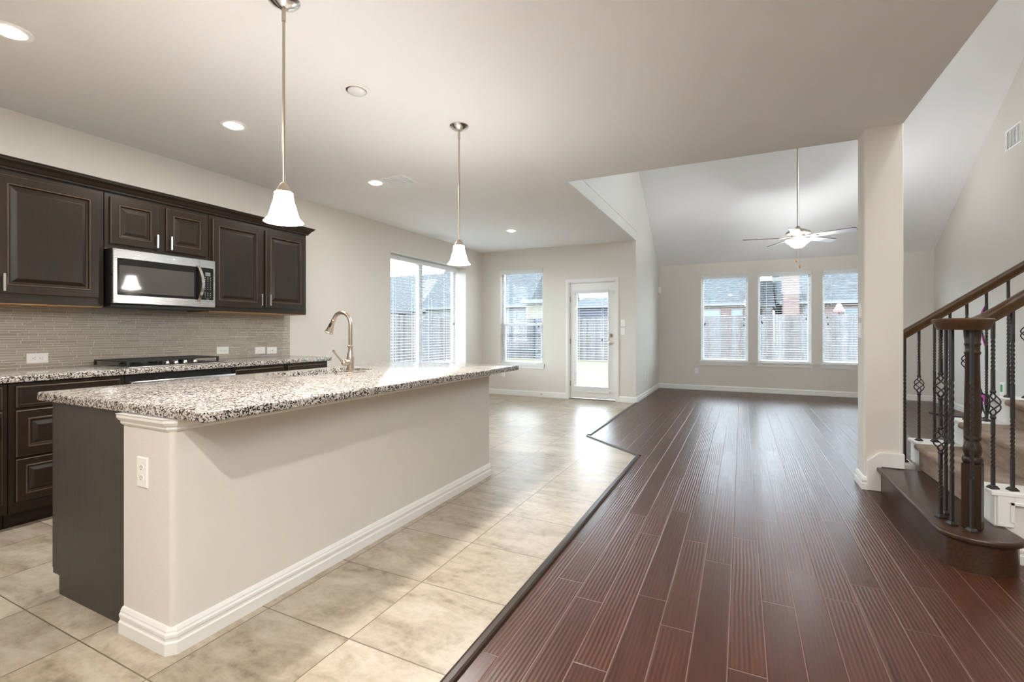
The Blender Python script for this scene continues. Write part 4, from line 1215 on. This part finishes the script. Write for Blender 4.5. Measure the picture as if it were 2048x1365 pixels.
# faucet
fxx, fyy, z0 = -2.425, 2.445, 0.914
t = thing('kitchen_faucet', 'brushed nickel gooseneck pull-down faucet behind the sink', 'faucet', (fxx, fyy, z0))
bm = nb(); slab(bm, rrect(fxx - 0.03, fyy - 0.128, fxx + 0.03, fyy + 0.128, 0.028, 6), z0 - 0.0005, z0 + 0.007, be=0.003); obj('deck_plate', bm, 'nickel', t, True)
bm = nb(); lathe(bm, [(0.030, 0.007), (0.030, 0.014), (0.024, 0.018), (0.0235, 0.05), (0.025, 0.085), (0.026, 0.10), (0.022, 0.120), (0.016, 0.150), (0.0145, 0.168), (0.016, 0.176), (0.021, 0.179), (0.0215, 0.184), (0.018, 0.189), (0.0135, 0.191)], (fxx, fyy, z0), 28)
obj('faucet_body', bm, 'nickel', t, True)
bm = nb(); R = 0.082; zs = z0 + 0.334; pts = [(fxx, fyy, z0 + 0.185), (fxx, fyy, z0 + 0.25)]
for k in range(0, 15):
    a = math.radians(k * 158 / 14)
    pts.append((fxx - R + R * math.cos(a), fyy, zs + R * 1.0 * math.sin(a)))
tube(bm, pts, 0.0132, 16); obj('spout', bm, 'nickel', t, True)
e = Vector(pts[-1]); dr_ = (Vector(pts[-1]) - Vector(pts[-2])).normalized()
bm = nb(); lathe(bm, [(0.0145, -0.004), (0.0175, 0.000), (0.0175, 0.006), (0.0155, 0.010), (0.017, 0.035), (0.021, 0.060), (0.026, 0.085), (0.028, 0.092), (0.030, 0.094), (0.030, 0.100), (0.022, 0.102)], e, 24, dr_); hd = obj('spray_head', bm, 'nickel', t, True)
bm = nb(); c = e + dr_ * 0.04 + Vector((0.005, -0.0185, 0)); 
lathe(bm, [(0.010, 0), (0.010, 0.003), (0.007, 0.005)], c, 16, (0.25, -1, 0)); 
for v in bm.verts:
    d0 = v.co - c; v.co += dr_ * d0.dot(dr_) * 0.8
obj('spray_button', bm, 'black', hd, True)
bm = nb(); lathe(bm, [(0.018, 0.0), (0.022, 0.024), (0.023, 0.050), (0.019, 0.066), (0.010, 0.074), (0.004, 0.076)], (fxx, fyy, z0 + 0.073), 24, (0, -1, 0)); obj('valve_housing', bm, 'nickel', t, True)
bm = nb(); tube(bm, [(fxx, fyy - 0.066, z0 + 0.078), (fxx - 0.004, fyy - 0.085, z0 + 0.092), (fxx - 0.008, fyy - 0.112, z0 + 0.122), (fxx - 0.012, fyy - 0.142, z0 + 0.158)], [0.009, 0.0085, 0.0065, 0.008], 12); obj('lever', bm, 'nickel', t, True)

# ------------------------------------------------------------------ stairs
RUN, RISE, X2 = 0.25, 0.18, 1.19
SYA, SYB = 3.503, 4.498          # carpet between these
t = thing('staircase', 'staircase with a rounded dark wood first step and brown carpeted treads', 'staircase', (1.5, 4.0, 0))
# bullnose step outline
def step_outline(o):
    pts = [(1.19, 4.409), (0.935 - o, 4.385), (0.935 - o, 3.23)]
    cx, cy = 1.085, 3.215
    for k in range(1, 12):
        a = math.radians(180 + 160 * k / 11)
        pts.append((cx + (0.150 + o) * math.cos(a), cy + (0.125 + o) * math.sin(a)))
    pts.append((1.215 + o * 0.6, 3.328))
    pts.append((1.19, 3.328))
    return pts
bm = nb(); prism(bm, step_outline(0.0), 2, 0.0, 0.150); obj('wood_riser', bm, 'treadwood', t, True)
bm = nb(); slab(bm, step_outline(0.026), 0.150, 0.182, be=0.012); obj('wood_tread', bm, 'treadwood', t, True)
NST = 7
for i in range(1, NST):
    x = X2 + RUN * (i - 1); z1 = 0.182 + RISE * i; z0_ = z1 - RISE
    bm = nb()
    pr = [(x, z0_ - 0.002), (x, z1 - 0.055), (x - 0.012, z1 - 0.045)]
    for k in range(7):
        a = math.radians(230 - 140 * k / 6)
        pr.append((x - 0.008 + 0.024 * math.cos(a), z1 - 0.024 + 0.024 * math.sin(a)))
    xe = x + RUN + 0.02 if i < NST - 1 else XR - 0.01
    pr += [(xe, z1), (xe, z0_ - 0.002)]
    prism(bm, pr, 1, SYA, SYB)
    obj('carpeted_step', bm, 'carpet', t, True)

# stepped curb walls either side
def curb(name, label, y0, y1, first):
    t = thing(name, label, 'stair wall', (1.9, (y0 + y1) / 2, 0))
    bm = nb(); pr = [(XR - 0.01, 0)]
    xs = X2
    pr = [(xs + 0.004, 0)]
    for i in range(1, NST):
        x = X2 + RUN * (i - 1) + 0.004; z = 0.182 + RISE * i - 0.02
        pr += [(x, z), (x + RUN, z)] if i < NST - 1 else [(x, z), (XR - 0.005, z)]
    pr.append((XR - 0.005, 0))
    prism(bm, pr, 1, y0 + 0.006, y1 - 0.006)
    obj('knee_wall', bm, 'wall', t)
    bm = nb()
    for i in range(1, NST):
        x = X2 + RUN * (i - 1); z = 0.182 + RISE * i
        x1 = x + RUN if i < NST - 1 else XR - 0.005
        bx(bm, x - 0.018, y0 - (0.016 if y0 < 4 else 0.0), z - 0.020, x1 + 0.002, y1 + (0.002 if y0 < 4 else 0.016), z + 0.004)
    if first: bx(bm, XC + 0.002, y0 - 0.004, 0.160, X2 - 0.019, y1 + 0.01, 0.196)
    bevel_all(bm, 0.005, 2)
    obj('cap', bm, 'white', t)
    bm = nb()
    for i in range(1, NST):
        x = X2 + RUN * (i - 1); z = 0.182 + RISE * i
        zl = z - RISE + 0.004 if (i > 1 or first) else 0.186
        if i == 1 and first: zl = 0.197
        bx(bm, x - 0.001, y0 - 0.002, zl, x + 0.020, y1 + 0.002, z - 0.0205)
    obj('riser_boards', bm, 'white', t)
    return t
cw = curb('stair_knee_wall', 'cream stepped stair wall with white caps on the near side of the steps', 3.330, 3.498, False)
bm = nb()
for (x0_, x1_, za, zb) in ((X2 + 0.02, X2 + RUN - 0.0, 0.19, 0.345),):
    pass
# picture-frame molding and skirt on the near wall face
mold = nb()
pth = [(1.212, 0.182), (1.212, 0.345), (XR - 0.02, 0.345)]
bx(mold, 1.196, 3.316, 0.184, 1.262, 3.336, 0.346); bx(mold, 1.262, 3.316, 0.300, XR - 0.02, 3.336, 0.346)
bx(mold, 1.244, 3.310, 0.210, 1.262, 3.316, 0.318); bx(mold, 1.244, 3.310, 0.300, XR - 0.02, 3.316, 0.318)
bevel_all(mold, 0.003, 1)
obj('panel_molding', mold, 'white', cw)
bm = nb(); sweep(bm, BP, [(1.24, 3.336), (XR - 0.02, 3.336)]); obj('baseboard', bm, 'white', cw)
curb('stair_knee_wall', 'white stepped stair curb on the far side, right of the column', 4.502, 4.690, True)

# balusters
def bar_square(bm, x, y, z0, z1, s=0.0066, twist=None, seg=40):
    """square bar; twist = list of (za, zb, turns)"""
    zs = [z0 + (z1 - z0) * k / seg for k in range(seg + 1)]
    rings = []
    for z in zs:
        ang = 0.3
        for (a, b, tr) in (twist or []):
            q = max(0, min(1, (z - a) / (b - a)))
            ang += q * tr * 2 * PI
        rings.append([bm.verts.new((x + s * 1.414 * math.cos(ang + PI / 4 + k * PI / 2), y + s * 1.414 * math.sin(ang + PI / 4 + k * PI / 2), z)) for k in range(4)])
    for a, b in zip(rings, rings[1:]):
        for k in range(4): bm.faces.new((a[k], a[(k + 1) % 4], b[(k + 1) % 4], b[k]))
    bm.faces.new(rings[0]); bm.faces.new(rings[-1])

def baluster(parent, x, y, z0, z1, kind):
    L = z1 - z0
    bm = nb()
    baskets = []
    if kind == 'twist': bar_square(bm, x, y, z0, z1, twist=[(z0 + 0.25 * L, z0 + 0.72 * L, 3.75)], seg=200)
    elif kind == 'double': bar_square(bm, x, y, z0, z1, twist=[(z0 + 0.18 * L, z0 + 0.40 * L, 2.5), (z0 + 0.58 * L, z0 + 0.82 * L, 2.5)], seg=200)
    else:
        baskets = {'basket': [0.50], 'baskets': [0.40, 0.68]}[kind]
        cut = [z0]
        for q in baskets: cut += [z0 + q * L - 0.065, z0 + q * L + 0.065]
        cut.append(z1)
        for k in range(0, len(cut), 2):
            a, b = cut[k], cut[k + 1]
            bar_square(bm, x, y, a, b, twist=[(a + 0.3 * (b - a), a + 0.75 * (b - a), 2)], seg=90)
        for q in baskets:
            for s in (-0.068, 0.068):
                lathe(bm, [(0.010, -0.008), (0.0125, -0.004), (0.0125, 0.004), (0.010, 0.008)], (x, y, z0 + q * L + s), 12)
    o = obj('baluster', bm, 'iron', parent, True)
    for q in baskets:
        bm = nb(); zc = z0 + q * L
        for k in range(4):
            pts = []
            for j in range(13):
                f = j / 12; a = k * PI / 2 + f * 1.25 * PI
                r = 0.006 + 0.026 * math.sin(f * PI) ** 0.9
                pts.append((x + r * math.cos(a), y + r * math.sin(a), zc - 0.058 + 0.116 * f))
            tube(bm, pts, 0.0036, 6)
        obj('basket', bm, 'iron', o, True)
    bm = nb(); P = [(0.020, 0.0), (0.020, 0.006), (0.013, 0.016), (0.010, 0.018)]
    rings = [[bm.verts.new((x + r * 1.3 * math.cos(PI / 4 + 0.3 + k * PI / 2), y + r * 1.3 * math.sin(PI / 4 + 0.3 + k * PI / 2), z0 + h)) for k in range(4)] for r, h in P]
    for a, b in zip(rings, rings[1:]):
        for k in range(4): bm.faces.new((a[k], a[(k + 1) % 4], b[(k + 1) % 4], b[k]))
    bm.faces.new(rings[0]); bm.faces.new(rings[-1])
    obj('shoe', bm, 'iron', o)
    return o

# handrail profile swept along 3D path
RP = [(-0.022, -0.030), (-0.022, -0.018), (-0.026, -0.010), (-0.031, 0.006), (-0.033, 0.016), (-0.028, 0.026), (-0.015, 0.032), (0.015, 0.032), (0.028, 0.026), (0.033, 0.016), (0.031, 0.006), (0.026, -0.010), (0.022, -0.018), (0.022, -0.030)]
def rail(bm, pts, vert=1.0):
    pts = [Vector(p) for p in pts]; n = len(pts); rings = []
    for i, p in enumerate(pts):
        t_ = pts[min(i + 1, n - 1)] - pts[max(i - 1, 0)]
        h = Vector((t_.x, t_.y, 0)).normalized(); side = Vector((h.y, -h.x, 0))
        slope = t_.z / max(1e-6, Vector((t_.x, t_.y)).length)
        k = math.sqrt(1 + slope * slope)
        rings.append([bm.verts.new(p + side * a + Vector((0, 0, b * k * vert))) for a, b in RP])
    for a, b in zip(rings, rings[1:]):
        for k in range(len(RP)): bm.faces.new((a[k], a[(k + 1) % len(RP)], b[(k + 1) % len(RP)], b[k]))
    bm.faces.new(rings[0]); bm.faces.new(rings[-1][::-1])

YR1 = 4.595
SR = 0.72
t = thing('stair_railing', 'far stair railing with a dark wood handrail fixed to the column', 'railing', (1.5, YR1, 0.2))
zr = lambda x: 1.170 + (x - 1.114) * SR
bm = nb(); rail(bm, [(XC + 0.001, YR1, zr(XC)), (2.6, YR1, zr(2.6))]); obj('handrail', bm, 'railwood', t, True)
for (x, zb, kd) in ((1.128, 0.196, 'twist'), (1.214, 0.366, 'basket'), (1.305, 0.366, 'double'), (1.395, 0.366, 'twist'), (1.490, 0.546, 'basket'), (1.598, 0.546, 'double'), (1.715, 0.726, 'twist'), (1.81, 0.726, 'basket')):
    baluster(t, x, YR1, zb, zr(x) - 0.03, kd)

t = thing('stair_railing', 'near stair railing with a round volute end on a turned newel post', 'railing', (1.2, 3.3, 0.18))
NX, NY = 1.076, 3.25
YR2 = 3.375
bm = nb()
zv = 1.236
# volute: thick disc with moulded edge
P = [(0.100, -0.030), (0.102, -0.022), (0.106, -0.018), (0.112, 0.000), (0.122, 0.016), (0.122, 0.022), (0.116, 0.028), (0.09, 0.030)]
vx, vy = 1.030, 3.228
lathe(bm, P, (vx, vy, zv), 44)
obj('volute', bm, 'railwood', t, True)
bm = nb()
zr2 = lambda x: 1.283 + (x - 1.199) * 0.76
pts = [(1.075, 3.310, 1.236), (1.115, 3.338, 1.240), (1.15, 3.360, 1.255), (1.18, 3.372, 1.272), (1.21, YR2, 1.292), (1.26, YR2, zr2(1.26)), (1.6, YR2, zr2(1.6)), (2.2, YR2, zr2(2.2))]
rail(bm, pts); obj('handrail', bm, 'railwood', t, True)
# newel
bm = nb()
rot = math.radians(45) - math.radians(18.3)
hs = 0.038
P2 = [(NX + hs * 1.414 * math.cos(-rot + k * PI / 2 + PI / 4 - math.radians(0)), NY + hs * 1.414 * math.sin(-rot + k * PI / 2 + PI / 4)) for k in range(4)]
prism(bm, P2, 2, 0.183, 0.515); bevel_all(bm, 0.003, 1)
nw = obj('newel_post', bm, 'newelwood', t)
bm = nb(); lathe(bm, [(0.034, 0.514), (0.040, 0.522), (0.042, 0.535), (0.037, 0.548), (0.030, 0.552), (0.033, 0.558), (0.038, 0.580), (0.036, 0.600), (0.028, 0.622), (0.027, 0.632), (0.033, 0.638), (0.035, 0.646), (0.031, 0.656), (0.032, 0.662), (0.0345, 0.70), (0.028, 1.075), (0.031, 1.080), (0.034, 1.088), (0.029, 1.096), (0.030, 1.125), (0.034, 1.132), (0.030, 1.140), (0.034, 1.180), (0.036, 1.200), (0.036, 1.210)], (NX, NY, 0), 28)
obj('turned_shaft', bm, 'newelwood', nw, True)
for (x, y, kd) in ((0.976, 3.345, 'baskets'), (1.022, 3.425, 'twist'), (0.993, 3.245, 'twist'), (1.050, 3.178, 'twist')):
    baluster(t, x, y, 0.183, 1.235 if kd else 1.2, kd)
for (x, zb, kd) in ((1.196, 0.366, 'basket'), (1.272, 0.366, 'double'), (1.38, 0.366, 'twist'), (1.47, 0.546, 'basket')):
    baluster(t, x, YR2 - 0.01, zb, zr2(x) - 0.025, kd)

# ------------------------------------------------------------------ outdoors
GZ = 0.0
bm = nb(); bx(bm, -70, YB - 40, -0.4, 60, 80, -0.14)
o = obj('lawn', bm, 'grass'); o['kind'] = 'structure'

def fence_run(label, p0, p1, zb, zt, rails_in, posts=True):
    p0, p1 = Vector(p0), Vector(p1); d = (p1 - p0); L = d.length; d /= L; n = Vector((d.y, -d.x))
    t = thing('wood_fence', label, 'fence', (p0.x, p0.y, zb))
    bm = nb(); k = 0; s = 0.0
    def bq(a0, a1, c0, c1, w0, w1):
        pts = [bm.verts.new((p0.x + d.x * a + n.x * w, p0.y + d.y * a + n.y * w, z)) for a in (a0, a1) for w in (w0, w1) for z in (c0, c1)]
        for q in ((0, 1, 3, 2), (4, 6, 7, 5), (0, 4, 5, 1), (2, 3, 7, 6), (0, 2, 6, 4), (1, 5, 7, 3)): bm.faces.new([pts[i] for i in q])
    while s < L:
        h = zt + random.uniform(-0.03, 0.03)
        bq(s, min(s + 0.138, L), zb, h, 0, 0.018 + random.uniform(0, 0.006))
        s += 0.146
    obj('fence_boards', bm, 'fence', t)
    if rails_in:
        for (z) in rails_in:
            bm = nb(); bq(0, L, z - 0.045, z + 0.045, 0.03, 0.07); obj('rail', bm, 'fencerail', t)
        s = 0.6
        while s < L:
            bm = nb(); bq(s - 0.045, s + 0.045, zb, zt - 0.05, 0.03, 0.12); obj('post', bm, 'fencerail', t); s += 2.4
    return t
FYB = 21.7
fence_run('weathered back fence of upright boards behind the living room windows', (-7.3, FYB), (12, FYB), -0.15, 1.88, None)
fence_run('weathered back fence with dark rails behind the window left of the door', (-12.3, FYB), (-7.35, FYB), -0.15, 1.88, (1.05, 0.25))
fence_run('weathered side fence behind the deep kitchen side window', (-12.3, 5.5), (-12.3, FYB - 0.1), -0.15, 1.90, None)

def house(label, x0, x1, y0, y1, ze, zt, wallmat, ridge='x', wins=(), extra=None, over=0.35, inset=0.0):
    t = thing('neighbour_house', label, 'house', ((x0 + x1) / 2, (y0 + y1) / 2, -0.15))
    bm = nb(); bx(bm, x0, y0, -0.15, x1, y1, ze); obj('house_walls', bm, wallmat, t)
    bm = nb(); o_ = over
    if ridge == 'x':
        ym = (y0 + y1) / 2
        A = [(x0 - o_, y0 - o_, ze), (x1 + o_, y0 - o_, ze), (x1 + o_, y1 + o_, ze), (x0 - o_, y1 + o_, ze), (x0 - o_ + inset, ym, zt), (x1 + o_ - inset, ym, zt)]
        F = [(0, 1, 5, 4), (2, 3, 4, 5), (1, 2, 5), (3, 0, 4), (0, 3, 2, 1)]
    else:
        xm = (x0 + x1) / 2
        A = [(x0 - o_, y0 - o_, ze), (x1 + o_, y0 - o_, ze), (x1 + o_, y1 + o_, ze), (x0 - o_, y1 + o_, ze), (xm, y0 - o_ + inset, zt), (xm, y1 + o_ - inset, zt)]
        F = [(1, 2, 5, 4), (3, 0, 4, 5), (0, 1, 4), (2, 3, 5), (0, 3, 2, 1)]
    V = [bm.verts.new(a) for a in A]
    for q in F: bm.faces.new([V[i] for i in q])
    obj('roof', bm, 'roof', t)
    bm = nb(); bx(bm, x0 - o_, y0 - o_ - 0.03, ze - 0.10, x1 + o_, y0 - o_ + 0.02, ze + 0.05); bx(bm, x1 + o_ - 0.02, y0 - o_, ze - 0.16, x1 + o_ + 0.03, y1 + o_, ze + 0.06)
    obj('fascia', bm, 'fascia', t)
    for (a, b, c, d, mt, side) in wins:
        bm = nb()
        if side == 'f': bx(bm, a, y0 - 0.05, c, b, y0 + 0.02, d)
        else: bx(bm, x1 - 0.02, a, c, x1 + 0.05, b, d)
        w = obj('window', bm, 'fascia', t)
        bm = nb()
        if side == 'f': bx(bm, a + 0.07, y0 - 0.06, c + 0.07, b - 0.07, y0 - 0.045, d - 0.07)
        else: bx(bm, x1 + 0.045, a + 0.07, c + 0.07, x1 + 0.06, b - 0.07, d - 0.07)
        obj('pane', bm, mt, w)
    if extra: extra(t)
    return t
house('red brick house with a teal window behind the left living room window', -5.6, 0.62, 30, 40, 2.80, 7.4, 'brick', 'x',
      [(-2.3, -1.1, 1.0, 2.5, 'tealpane', 'f'), (-0.55, 0.05, 1.0, 2.5, 'tealpane', 'f'), (-4.2, -3.0, 1.0, 2.5, 'tealpane', 'f')], over=0.22)
house('pale stone house with a small gridded window behind the middle living room window', 1.06, 1.60, 31, 37, 2.75, 4.45, 'stone', 'x',
      [(1.26, 1.54, 2.0, 2.62, 'darkpane', 'f')], over=0.10)
def chim(t):
    bm = nb(); bx(bm, 1.93, 27.9, -0.15, 2.62, 28.9, 4.7); bx(bm, 1.86, 27.83, 4.7, 2.69, 28.97, 4.85); obj('chimney', bm, 'brick', t)
house('brick house with a broad shingle roof and chimney behind the right living room window', 2.12, 11.5, 28.6, 39, 2.72, 8.2, 'brick', 'x',
      [(4.6, 6.6, 1.2, 2.4, 'darkpane', 'f'), (2.85, 3.15, 2.1, 2.6, 'darkpane', 'f')], extra=chim, inset=0.2)
def stonewing(t):
    bm = nb(); bx(bm, -13.05, 29.0, -0.15, -10.9, 30.4, 3.1); obj('stone_wing', bm, 'stone', t)
    bm = nb(); bx(bm, -13.35, 28.75, 3.1, -10.7, 30.6, 3.34); obj('wing_roof', bm, 'fascia', t)
house('grey-roofed house with a stone wing behind the window left of the door', -22, -13.5, 30, 42, 3.0, 9.0, 'siding', 'x',
      [(-15.2, -14.2, 1.5, 2.6, 'darkpane', 'f'), (-14.0, -13.5, 1.5, 2.6, 'darkpane', 'f')], extra=stonewing)
house('low dark blue outbuilding with a grey roof beyond the fence behind the door', -10.6, -6.6, 32, 37, 2.95, 3.75, 'darksiding', 'x', over=0.2)
house('grey-roofed house behind the left half of the kitchen side window', -36, -25.5, 22, 32, 2.85, 6.6, 'siding', 'y',
      [(27, 28.4, 1.3, 2.4, 'darkpane', 'r')], inset=3.0)
house('pale house with a white roof edge behind the right half of the kitchen side window', -38, -25.5, 35.2, 46, 3.1, 7.2, 'siding', 'x', over=0.4)

t = thing('bell_ornament', 'small pink and white bell-shaped ornament over the fence, right living room window', 'ornament', (3.4, FYB + 0.4, -0.14))
bm = nb(); tube(bm, [(3.4, FYB + 0.4, -0.14), (3.4, FYB + 0.4, 1.98)], 0.02, 8); obj('stem', bm, 'fencerail', t)
bm = nb(); lathe(bm, [(0.20, 0.0), (0.19, 0.06), (0.13, 0.16), (0.09, 0.28), (0.05, 0.32)], (3.4, FYB + 0.4, 1.98), 20); obj('bell', bm, 'redroof', t, True)
